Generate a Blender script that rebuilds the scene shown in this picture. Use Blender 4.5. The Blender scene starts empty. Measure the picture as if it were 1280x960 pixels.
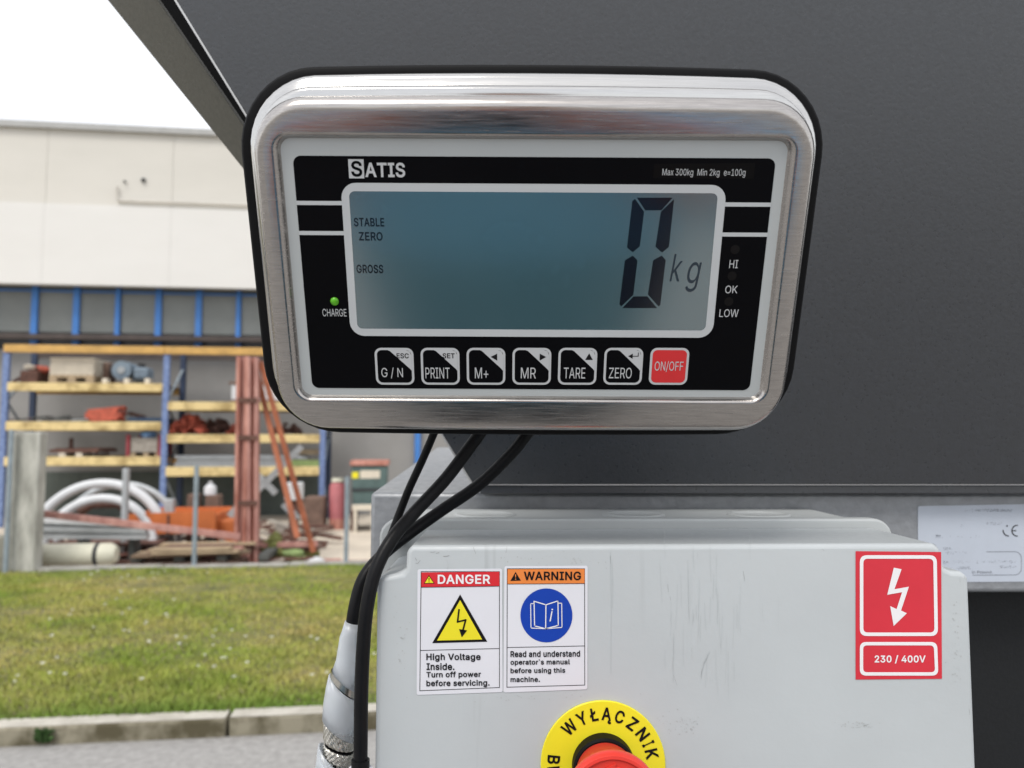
import bpy, bmesh, math, random
import numpy as np
from mathutils import Matrix, Vector
random.seed(7); rng = np.random.default_rng(7)
R = math.radians
S = bpy.context.scene
COL = S.collection

# ------------------------------------------------------------------ camera, world, sun, exposure
CAM = Vector((0, 0, 1.4)); PITCH = R(4.0); F = 980.0
cd = bpy.data.cameras.new('camera'); cam = bpy.data.objects.new('camera', cd); COL.objects.link(cam)
cam.location = CAM; cam.rotation_euler = (R(90) + PITCH, 0, 0)
cd.sensor_width = 36; cd.lens = 36 * F / 1280; cd.clip_start = 0.01; cd.clip_end = 2000
cd.dof.use_dof = True; cd.dof.focus_distance = 0.41; cd.dof.aperture_fstop = 11
S.camera = cam
S.view_settings.view_transform = 'Standard'; S.view_settings.look = 'None'
S.view_settings.exposure = 0.62; S.view_settings.gamma = 1
SUN_EL, SUN_AZ = R(52), R(205)      # azimuth measured clockwise from +Y: behind the camera, to its left
w = bpy.data.worlds.new('World'); S.world = w; w.use_nodes = True
nt = w.node_tree; nt.nodes.clear()
out = nt.nodes.new('ShaderNodeOutputWorld'); bg = nt.nodes.new('ShaderNodeBackground')
sky = nt.nodes.new('ShaderNodeTexSky'); sky.sky_type = 'NISHITA'; sky.sun_disc = False
sky.sun_elevation = SUN_EL; sky.sun_rotation = SUN_AZ
mix = nt.nodes.new('ShaderNodeMix'); mix.data_type = 'RGBA'; mix.inputs[0].default_value = 0.80
tc = nt.nodes.new('ShaderNodeTexCoord'); ns = nt.nodes.new('ShaderNodeTexNoise'); ns.inputs['Scale'].default_value = 2.2
ns.inputs['Detail'].default_value = 5; rp = nt.nodes.new('ShaderNodeValToRGB')
rp.color_ramp.elements[0].position = .30; rp.color_ramp.elements[0].color = (8.2, 8.3, 8.6, 1)
rp.color_ramp.elements[1].position = .70; rp.color_ramp.elements[1].color = (10.6, 10.6, 10.6, 1)
nt.links.new(tc.outputs['Generated'], ns.inputs['Vector']); nt.links.new(ns.outputs['Fac'], rp.inputs['Fac'])
nt.links.new(sky.outputs[0], mix.inputs[6]); nt.links.new(rp.outputs[0], mix.inputs[7])
nt.links.new(mix.outputs[2], bg.inputs[0]); bg.inputs[1].default_value = 0.10
nt.links.new(bg.outputs[0], out.inputs[0])
sd = bpy.data.lights.new('sun', 'SUN'); sd.energy = 1.3; sd.angle = R(22); sd.color = (1, .96, .90)
so = bpy.data.objects.new('sun', sd); COL.objects.link(so)
dirv = Vector((math.sin(SUN_AZ) * math.cos(SUN_EL), math.cos(SUN_AZ) * math.cos(SUN_EL), math.sin(SUN_EL)))
so.rotation_euler = dirv.to_track_quat('Z', 'Y').to_euler()

# ------------------------------------------------------------------ materials
MATS = {}
def mat(name, col, rough=.6, metal=0., var=.12, scale=6., bump=0., bscale=60., stretch=(1, 1, 1), spec=.5, rvar=0.,
        col2=None, thr=None, coat=0., alpha=1., trans=0., emis=None, detail=5.):
    m = bpy.data.materials.new(name); m.use_nodes = True; t = m.node_tree; b = t.nodes['Principled BSDF']
    L = t.links.new
    b.inputs['Roughness'].default_value = rough; b.inputs['Metallic'].default_value = metal
    b.inputs['Specular IOR Level'].default_value = spec; b.inputs['Coat Weight'].default_value = coat
    b.inputs['Alpha'].default_value = alpha; b.inputs['Transmission Weight'].default_value = trans
    if emis: b.inputs['Emission Color'].default_value = (*emis[0], 1); b.inputs['Emission Strength'].default_value = emis[1]
    c = t.nodes.new('ShaderNodeTexCoord'); mp = t.nodes.new('ShaderNodeMapping'); mp.inputs['Scale'].default_value = stretch
    L(c.outputs['Object'], mp.inputs['Vector'])
    n = t.nodes.new('ShaderNodeTexNoise'); n.inputs['Scale'].default_value = scale; n.inputs['Detail'].default_value = detail
    n.inputs['Roughness'].default_value = .6
    L(mp.outputs[0], n.inputs['Vector'])
    r = t.nodes.new('ShaderNodeValToRGB')
    a = [max(0, x * (1 - var)) for x in col]; z = list(col2) if col2 else [x * (1 + var) for x in col]
    lo, hi = thr if thr else (.3, .7)
    r.color_ramp.elements[0].position = lo; r.color_ramp.elements[0].color = (*a, 1)
    r.color_ramp.elements[1].position = hi; r.color_ramp.elements[1].color = (*z, 1)
    L(n.outputs['Fac'], r.inputs['Fac']); L(r.outputs[0], b.inputs['Base Color'])
    if rvar:
        mr = t.nodes.new('ShaderNodeMapRange'); mr.inputs['To Min'].default_value = max(0.02, rough - rvar)
        mr.inputs['To Max'].default_value = rough + rvar; mr.inputs['From Min'].default_value = .3; mr.inputs['From Max'].default_value = .7
        n3 = t.nodes.new('ShaderNodeTexNoise'); n3.inputs['Scale'].default_value = bscale; n3.inputs['Detail'].default_value = 3
        L(mp.outputs[0], n3.inputs['Vector']); L(n3.outputs['Fac'], mr.inputs['Value']); L(mr.outputs[0], b.inputs['Roughness'])
    if bump:
        n2 = t.nodes.new('ShaderNodeTexNoise'); n2.inputs['Scale'].default_value = bscale; n2.inputs['Detail'].default_value = 3
        L(mp.outputs[0], n2.inputs['Vector'])
        bp = t.nodes.new('ShaderNodeBump'); bp.inputs['Distance'].default_value = bump; bp.inputs['Strength'].default_value = 1
        L(n2.outputs['Fac'], bp.inputs['Height']); L(bp.outputs[0], b.inputs['Normal'])
    MATS[name] = m
    return m
def srgb(r, g, b):
    return tuple(((x / 255) / 12.92 if x / 255 <= .04045 else ((x / 255 + .055) / 1.055) ** 2.4) for x in (r, g, b))

M = MATS
mat('steel', (.43, .405, .385), .23, 1, .13, 3, .000007, 2, (26, 480, 480), rvar=.06, detail=3)
mat('steel_shell', (.54, .53, .515), .14, 1, .05, 3, .000002, 2, (26, 480, 480), rvar=.03)
mat('gasket', (.004, .004, .0045), .6, 0, .2, 40, .0001, 200, spec=.12)
mat('overlay_grey', (.46, .485, .485), .38, 0, .02, 20, .00001, 900)
mat('overlay_black', (.0026, .0026, .0034), .45, 0, .1, 20, .000012, 900, spec=.06)
mat('print_light', (.50, .51, .52), .5, 0, .03, 60)
mat('print_frame', (.50, .52, .53), .42, 0, .02, 30)
mat('sticker_black', (.005, .0045, .0045), .35, 0, .1, 60, spec=.08)
mat('key_red', (.62, .025, .028), .4, 0, .05, 60)
mat('lcd', (.034, .082, .096), .3, 0, .05, 14, spec=.3, col2=(.038, .090, .104), rvar=.06, bscale=28, coat=1)
mat('lcd_ink', (.003, .004, .009), .10, 0, .1, 30, spec=.3, coat=.14)
for _n in ('lcd', 'lcd_ink'):      # front glass of the display
    _b = M[_n].node_tree.nodes['Principled BSDF']; _b.inputs['Coat IOR'].default_value = 3.0; _b.inputs['Coat Roughness'].default_value = .16
mat('lcd_ink_soft', (.018, .028, .040), .2, 0, .1, 30)
mat('led_off', (.008, .007, .007), .4, 0, .1, 30, spec=.1)
mat('led_green', (.08, .33, .01), .25, 0, .4, 300, emis=((.15, .6, .02), .03))
# textured paint of the hopper
mat('hopper_paint', (.0145, .017, .022), .36, 0, .2, 300, .00016, 380, spec=.75, rvar=.10, coat=.3)
M['hopper_paint'].node_tree.nodes['Principled BSDF'].inputs['Coat Roughness'].default_value = .30
mat('hopper_side_lit', (.10, .095, .075), .6, 0, .12, 300, .0002, 520)  # same dark paint, with warm light from the yard put into the colour
mat('hopper_dark', (.011, .012, .0135), .6, 0, .12, 300, .0002, 420, spec=.25)
mat('edge_metal', (.55, .55, .55), .35, .6, .1, 60)
mat('hammer_grey', (.25, .26, .275), .40, .25, .12, 110, .0006, 160, rvar=.08)
mat('worn_label', (.47, .51, .58), .35, 0, .03, 40)
mat('faint_ink', (.16, .17, .20), .6, 0, .3, 400)
mat('ce_ink', (.012, .012, .014), .5, 0, .2, 100)
mat('box_plastic', (.475, .502, .512), .42, 0, .055, 7, .00008, 260, rvar=.06)
mat('box_base', (.45, .47, .47), .45, 0, .05, 14, .00008, 240)
mat('label_white', (.68, .68, .72), .32, 0, .02, 30)
mat('ink_black', (.006, .005, .006), .45, 0, .1, 30, spec=.2)
mat('ink_red', (.62, .022, .03), .35, 0, .04, 30)
mat('ink_orange', (.74, .22, .045), .35, 0, .04, 30)
mat('ink_yellow', (.78, .68, .02), .35, 0, .04, 30)
mat('ink_blue', (.006, .045, .36), .35, 0, .05, 30)
mat('ink_white', (.78, .76, .77), .4, 0, .02, 30)
mat('sign_red', (.60, .022, .04), .35, 0, .05, 30)
mat('stop_red', (.70, .045, .03), .33, 0, .06, 60, .00005, 300)
mat('stop_yellow', (.80, .70, .02), .4, 0, .03, 60)
mat('scuff', (.17, .17, .165), .6, 0, .4, 300)
mat('cable_black', (.006, .006, .0068), .42, 0, .2, 60, .0001, 300, spec=.16, rvar=.08)
mat('sleeve_plastic', (.86, .90, .94), .3, 0, .08, 30, .0003, 40, trans=.62, spec=.5, rvar=.08)
mat('clamp_metal', (.52, .50, .45), .3, 1, .2, 400, .0001, 900)
mat('screw_metal', (.5, .5, .48), .35, 1, .2, 300)
# yard
mat('asphalt', (.27, .26, .25), .9, 0, .14, 28, .006, 90, col2=(.36, .35, .335), thr=(.3, .7), detail=10)
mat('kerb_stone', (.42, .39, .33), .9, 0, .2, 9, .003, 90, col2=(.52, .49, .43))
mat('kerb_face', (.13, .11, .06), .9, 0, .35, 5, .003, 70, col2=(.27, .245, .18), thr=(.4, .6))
mat('soil', (.10, .11, .045), 1, 0, .3, 5, col2=(.20, .17, .08))
mat('yard_concrete', (.56, .49, .40), .9, 0, .15, 2, .002, 60, col2=(.66, .58, .47))
mat('edge_concrete', (.30, .29, .26), .9, 0, .3, 5, .002, 50)
mat('post_concrete', (.33, .325, .285), .9, 0, .35, 4, .003, 50, (2.5, 2.5, .7), col2=(.56, .55, .50))
mat('low_wall', (.26, .25, .21), .9, 0, .3, 4, .003, 50)
mat('facade', (.65, .635, .605), .85, 0, .02, .35, .001, 20, (1, 1, 3), col2=(.71, .70, .675), thr=(.2, .8))
mat('facade_upper', (.57, .55, .50), .85, 0, .02, .35, .001, 20, (1, 1, 3), col2=(.64, .615, .565), thr=(.2, .8))
mat('facade_joint', (.60, .57, .52), .9, 0, .1, 3)
mat('plaster', (.26, .255, .247), .9, 0, .1, 1.2, .001, 20)
mat('rack_shade', (.085, .10, .09), .85, 0, .25, 2)  # shade under the rack, put into a sheet's colour
mat('pane_grey', (.17, .18, .17), .3, 0, .12, 1.5, spec=.5)
mat('blue_frame', (.05, .19, .52), .5, 0, .1, 4)
mat('brown_beam', (.06, .045, .04), .7, 0, .3, 5)
mat('dark_gap', (.03, .032, .036), .8, 0, .2, 5)
mat('coping', (.38, .38, .37), .7, 0, .1, 5)
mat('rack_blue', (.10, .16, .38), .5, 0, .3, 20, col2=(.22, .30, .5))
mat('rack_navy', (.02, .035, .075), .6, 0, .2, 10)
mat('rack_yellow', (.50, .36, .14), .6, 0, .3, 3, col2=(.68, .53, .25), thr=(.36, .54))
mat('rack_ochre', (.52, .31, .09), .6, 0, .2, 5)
mat('deck_wood', (.16, .11, .07), .9, 0, .3, 6)
mat('wood', (.40, .30, .19), .85, 0, .25, 5, .002, 40, (1, 6, 6), col2=(.52, .40, .26))
mat('wood_dark', (.16, .10, .075), .85, 0, .3, 7, .002, 40)
mat('red_oxide', (.40, .12, .075), .75, 0, .35, 3, .002, 30, (3, 3, 1), col2=(.60, .30, .24))
mat('red_pale', (.47, .20, .17), .75, 0, .35, 3, .001, 30, (3, 3, 1), col2=(.58, .32, .27))
mat('strut_rust', (.36, .12, .06), .8, 0, .3, 6)
mat('orange', (.52, .14, .035), .6, 0, .2, 4)
mat('chain_red', (.45, .10, .06), .8, 0, .35, 9, .006, 25)
mat('rust', (.12, .06, .045), .9, 0, .4, 12, .005, 30)
mat('white_sheet', (.62, .56, .46), .8, 0, .1, 6, .002, 30)
mat('white_plastic', (.60, .61, .62), .5, 0, .06, 5)
mat('cream', (.62, .60, .48), .6, 0, .08, 4)
mat('galv', (.42, .44, .45), .5, .3, .15, 10)
mat('galv_blue', (.27, .32, .36), .5, .2, .2, 10)
mat('slate_blue', (.20, .26, .32), .6, 0, .2, 6)
mat('bag_blue', (.20, .36, .62), .7, 0, .2, 6, .004, 20)
mat('crate_grey', (.34, .31, .27), .85, 0, .3, 12)
mat('crate_red', (.26, .04, .05), .7, 0, .2, 6)
mat('scrap_dark', (.07, .075, .07), .8, 0, .4, 10, .004, 30)
mat('sheet_navy', (.02, .05, .10), .6, 0, .2, 6)
mat('green_tarp', (.20, .27, .10), .8, 0, .3, 8, .004, 30)
mat('bin_green', (.075, .12, .115), .6, 0, .2, 6)
mat('pink_red', (.42, .13, .14), .6, 0, .2, 6)
mat('moss', (.16, .17, .05), .95, 0, .4, 12)
mat('leaf', (.05, .11, .025), .8, 0, .4, 30)
mat('petal', (.75, .75, .68), .8, 0, .1, 30)
mat('jacket', (.10, .30, .52), .8, 0, .15, 8, .002, 40)
mat('skin', (.52, .26, .17), .55, 0, .1, 20)
mat('hair', (.04, .025, .015), .7, 0, .2, 60)
mat('trousers', (.03, .035, .05), .8, 0, .2, 20)
mat('phone', (.02, .02, .022), .3, 0, .15, 9)
mat('lip', (.42, .16, .12), .5, 0, .1, 60)
# brighter scratches and grime on the enclosure lid
def grime(m, amt=.35):
    t = m.node_tree; b = t.nodes['Principled BSDF']; L = t.links.new
    src = b.inputs['Base Color'].links[0].from_socket
    c = t.nodes.new('ShaderNodeTexCoord'); mp = t.nodes.new('ShaderNodeMapping'); mp.inputs['Scale'].default_value = (170, 60, 9)
    mp.inputs['Rotation'].default_value = (0, R(8), 0)
    L(c.outputs['Object'], mp.inputs['Vector'])
    n = t.nodes.new('ShaderNodeTexNoise'); n.inputs['Scale'].default_value = 1.; n.inputs['Detail'].default_value = 2
    L(mp.outputs[0], n.inputs['Vector'])
    r = t.nodes.new('ShaderNodeValToRGB'); r.color_ramp.elements[0].position = .66; r.color_ramp.elements[0].color = (0, 0, 0, 1)
    r.color_ramp.elements[1].position = .78; r.color_ramp.elements[1].color = (amt, amt, amt, 1)
    L(n.outputs['Fac'], r.inputs['Fac'])
    n2 = t.nodes.new('ShaderNodeTexNoise'); n2.inputs['Scale'].default_value = 16; L(c.outputs['Object'], n2.inputs['Vector'])
    r2 = t.nodes.new('ShaderNodeValToRGB'); r2.color_ramp.elements[0].position = .5; r2.color_ramp.elements[1].position = .7
    L(n2.outputs['Fac'], r2.inputs['Fac'])
    mu = t.nodes.new('ShaderNodeMath'); mu.operation = 'MULTIPLY'; L(r.outputs[0], mu.inputs[0]); L(r2.outputs[0], mu.inputs[1])
    mx = t.nodes.new('ShaderNodeMix'); mx.data_type = 'RGBA'; L(mu.outputs[0], mx.inputs[0]); L(src, mx.inputs[6]); mx.inputs[7].default_value = (.16, .165, .155, 1)
    L(mx.outputs[2], b.inputs['Base Color'])
grime(M['box_plastic'], .24)

# ------------------------------------------------------------------ frames and helpers
ID = Matrix.Identity(4)
BG = Matrix.Rotation(R(7.1), 4, 'Z')                 # the yard and warehouse run at seven degrees to the machine
cR = Matrix.Rotation(R(90) + PITCH, 4, 'X')
def ray(px, py):
    return (cR.to_3x3() @ Vector(((px - 640) / F, (480 - py) / F, -1)))
def at(px, py, d, fr=ID):
    """point where the sight line through a picture position meets the plane y = d of a frame"""
    inv = fr.inverted(); o = inv @ CAM; r = inv.to_3x3() @ ray(px, py)
    return o + r * ((d - o.y) / r.y)
# indicator frame: x right, y up the face, z out of the face, origin at bottom centre of the face
_dn = Vector((-16, -2754, -980)).normalized(); _rt = Vector((1, -.003, 0)); _rt = (_rt - _dn * _rt.dot(_dn)).normalized()
_up = -_dn; _nr = _rt.cross(_up)
_Rm = Matrix((_rt, _up, _nr)).transposed().to_4x4()
IND = Matrix.Translation(CAM) @ cR @ Matrix.Translation(Vector((.00948, -.00594, -.39697))) @ _Rm
def ipx(px, py, n=0.):
    inv = IND.inverted(); o = inv @ CAM; r = inv.to_3x3() @ ray(px, py); q = o + r * ((n - o.z) / r.z)
    return q.x, q.y

ROOT = {}
def tag(o, label=None, cat=None, group=None, kind=None):
    if label: o['label'] = label
    if cat: o['category'] = cat
    if group: o['group'] = group
    if kind: o['kind'] = kind
    return o
def thing(name, label, cat, loc, fr=ID, group=None):
    o = bpy.data.objects.new(name, None); COL.objects.link(o); o.empty_display_size = .05
    o.matrix_world = fr @ Matrix.Translation(Vector(loc)); ROOT[o] = (Vector(loc), fr)
    return tag(o, label, cat, group)
class MB:
    def __init__(s): s.v = []; s.f = []
    def add(s, vs, fs):
        k = len(s.v); s.v += [tuple(v) for v in vs]; s.f += [tuple(i + k for i in f) for f in fs]; return s
    def box(s, x0, x1, y0, y1, z0, z1):
        return s.add([(x, y, z) for z in (z0, z1) for y in (y0, y1) for x in (x0, x1)],
                     [(0, 2, 3, 1), (4, 5, 7, 6), (0, 1, 5, 4), (2, 6, 7, 3), (0, 4, 6, 2), (1, 3, 7, 5)])
    def bar(s, a, b, w, h, up=(0, 0, 1)):
        a, b = Vector(a), Vector(b); d = (b - a).normalized(); sx = d.cross(Vector(up))
        if sx.length < 1e-4: sx = d.cross(Vector((0, 1, 0)))
        sx = sx.normalized() * w / 2; uy = sx.cross(d).normalized() * h / 2
        return s.add([p + i * sx + j * uy for p in (a, b) for i, j in ((-1, -1), (1, -1), (1, 1), (-1, 1))],
                     [(0, 1, 2, 3), (7, 6, 5, 4), (0, 4, 5, 1), (1, 5, 6, 2), (2, 6, 7, 3), (3, 7, 4, 0)])
    def tube(s, pts, r, n=12, cap=True):
        pts = [Vector(p) for p in pts]; rs = r if isinstance(r, (list, tuple)) else [r] * len(pts)
        rings = []; t0 = (pts[1] - pts[0]).normalized(); a = t0.orthogonal().normalized()
        for i, p in enumerate(pts):
            t = (pts[min(i + 1, len(pts) - 1)] - pts[max(i - 1, 0)]).normalized()
            a = (a - t * a.dot(t)).normalized(); b = t.cross(a)
            rings.append([p + rs[i] * (math.cos(k * 2 * math.pi / n) * a + math.sin(k * 2 * math.pi / n) * b) for k in range(n)])
        return s.loft(rings, cap, cap)
    def loft(s, rings, c0=False, c1=False):
        n = len(rings[0]); k = len(s.v)
        for r in rings: s.v += [tuple(v) for v in r]
        for i in range(len(rings) - 1):
            for j in range(n):
                a = k + i * n + j; b = k + i * n + (j + 1) % n; s.f.append((a, b, b + n, a + n))
        if c0: s.f.append(tuple(k + j for j in reversed(range(n))))
        if c1: s.f.append(tuple(k + (len(rings) - 1) * n + j for j in range(n)))
        return s
    def prism(s, pts, off):
        off = Vector(off); a = [Vector(p) for p in pts]; return s.loft([a, [p + off for p in a]], True, True)
    def poly(s, pts): return s.add(pts, [tuple(range(len(pts)))])
    def blob(s, c, r, seed=0, sub=2, amp=.18):
        bm = bmesh.new(); bmesh.ops.create_icosphere(bm, subdivisions=sub, radius=1); rn = random.Random(seed)
        ph = [rn.uniform(0, 6) for _ in range(6)]
        vs = []
        for v in bm.verts:
            q = v.co; k = 1 + amp * (math.sin(3 * q.x + ph[0]) + math.sin(4 * q.y + ph[1]) + math.sin(5 * q.z + ph[2]) + .5 * math.sin(9 * q.x + 7 * q.z + ph[3])) / 2
            vs.append((c[0] + q.x * r[0] * k, c[1] + q.y * r[1] * k, c[2] + q.z * r[2] * k))
        fs = [tuple(v.index for v in f.verts) for f in bm.faces]; bm.free(); return s.add(vs, fs)
    def build(s, name, m, parent=None, fr=None, loc=None, smooth=False, bevel=0, seg=2, fixn=True, ang=None):
        if parent is not None: loc, fr = ROOT[parent]
        fr = fr or ID; loc = Vector(loc) if loc is not None else Vector((0, 0, 0))
        if parent is None and loc.length == 0 and s.v:
            a = np.array(s.v); loc = Vector((float((a[:, 0].min() + a[:, 0].max()) / 2), float((a[:, 1].min() + a[:, 1].max()) / 2), float(a[:, 2].min())))
        me = bpy.data.meshes.new(name); me.from_pydata([tuple(Vector(v) - loc) for v in s.v], [], s.f)
        if fixn:
            bm = bmesh.new(); bm.from_mesh(me); bmesh.ops.remove_doubles(bm, verts=bm.verts, dist=1e-7)
            bmesh.ops.recalc_face_normals(bm, faces=bm.faces); bm.to_mesh(me); bm.free()
        me.materials.append(M[m] if isinstance(m, str) else m)
        if smooth:
            me.polygons.foreach_set('use_smooth', [True] * len(me.polygons))
            if ang: me.set_sharp_from_angle(angle=R(ang))
        o = bpy.data.objects.new(name, me); COL.objects.link(o)
        if parent is not None:
            o.parent = parent; ROOT[o] = (loc, fr)
        else:
            o.matrix_world = fr @ Matrix.Translation(loc); ROOT[o] = (loc, fr)
        if bevel:
            b = o.modifiers.new('bevel', 'BEVEL'); b.width = bevel; b.segments = seg; b.limit_method = 'ANGLE'; b.angle_limit = R(40)
            b.harden_normals = False
            me.polygons.foreach_set('use_smooth', [True] * len(me.polygons)); me.set_sharp_from_angle(angle=R(60))
        return o
def rrect(x0, x1, y0, y1, r, n=6, bt=0., bb=0.):
    pts = []
    for cx, cy, a0 in ((x1 - r, y1 - r, 0), (x0 + r, y1 - r, 90), (x0 + r, y0 + r, 180), (x1 - r, y0 + r, 270)):
        for k in range(n + 1):
            a = R(a0 + 90 * k / n); pts.append((cx + r * math.cos(a), cy + r * math.sin(a)))
        # straight side points, so that pressed sides can bulge a little
        nx = {0: (x0 + r, y1), 90: (x0, y0 + r), 180: (x1 - r, y0), 270: (x1, y1 - r)}[a0]
        lx, ly = pts[-1]
        for k in range(1, 8): pts.append((lx + (nx[0] - lx) * k / 8, ly + (nx[1] - ly) * k / 8))
    xm, ym, hw = (x0 + x1) / 2, (y0 + y1) / 2, (x1 - x0) / 2
    return [(x, y + (bt if y > ym else -bb) * (1 - ((x - xm) / hw) ** 2) * min(1, abs(y - ym) / (.5 * (y1 - y0)))) for x, y in pts]

# flat print on a surface: pmap turns 2-D print coordinates into the frame's 3-D ones
TX = {}
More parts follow.
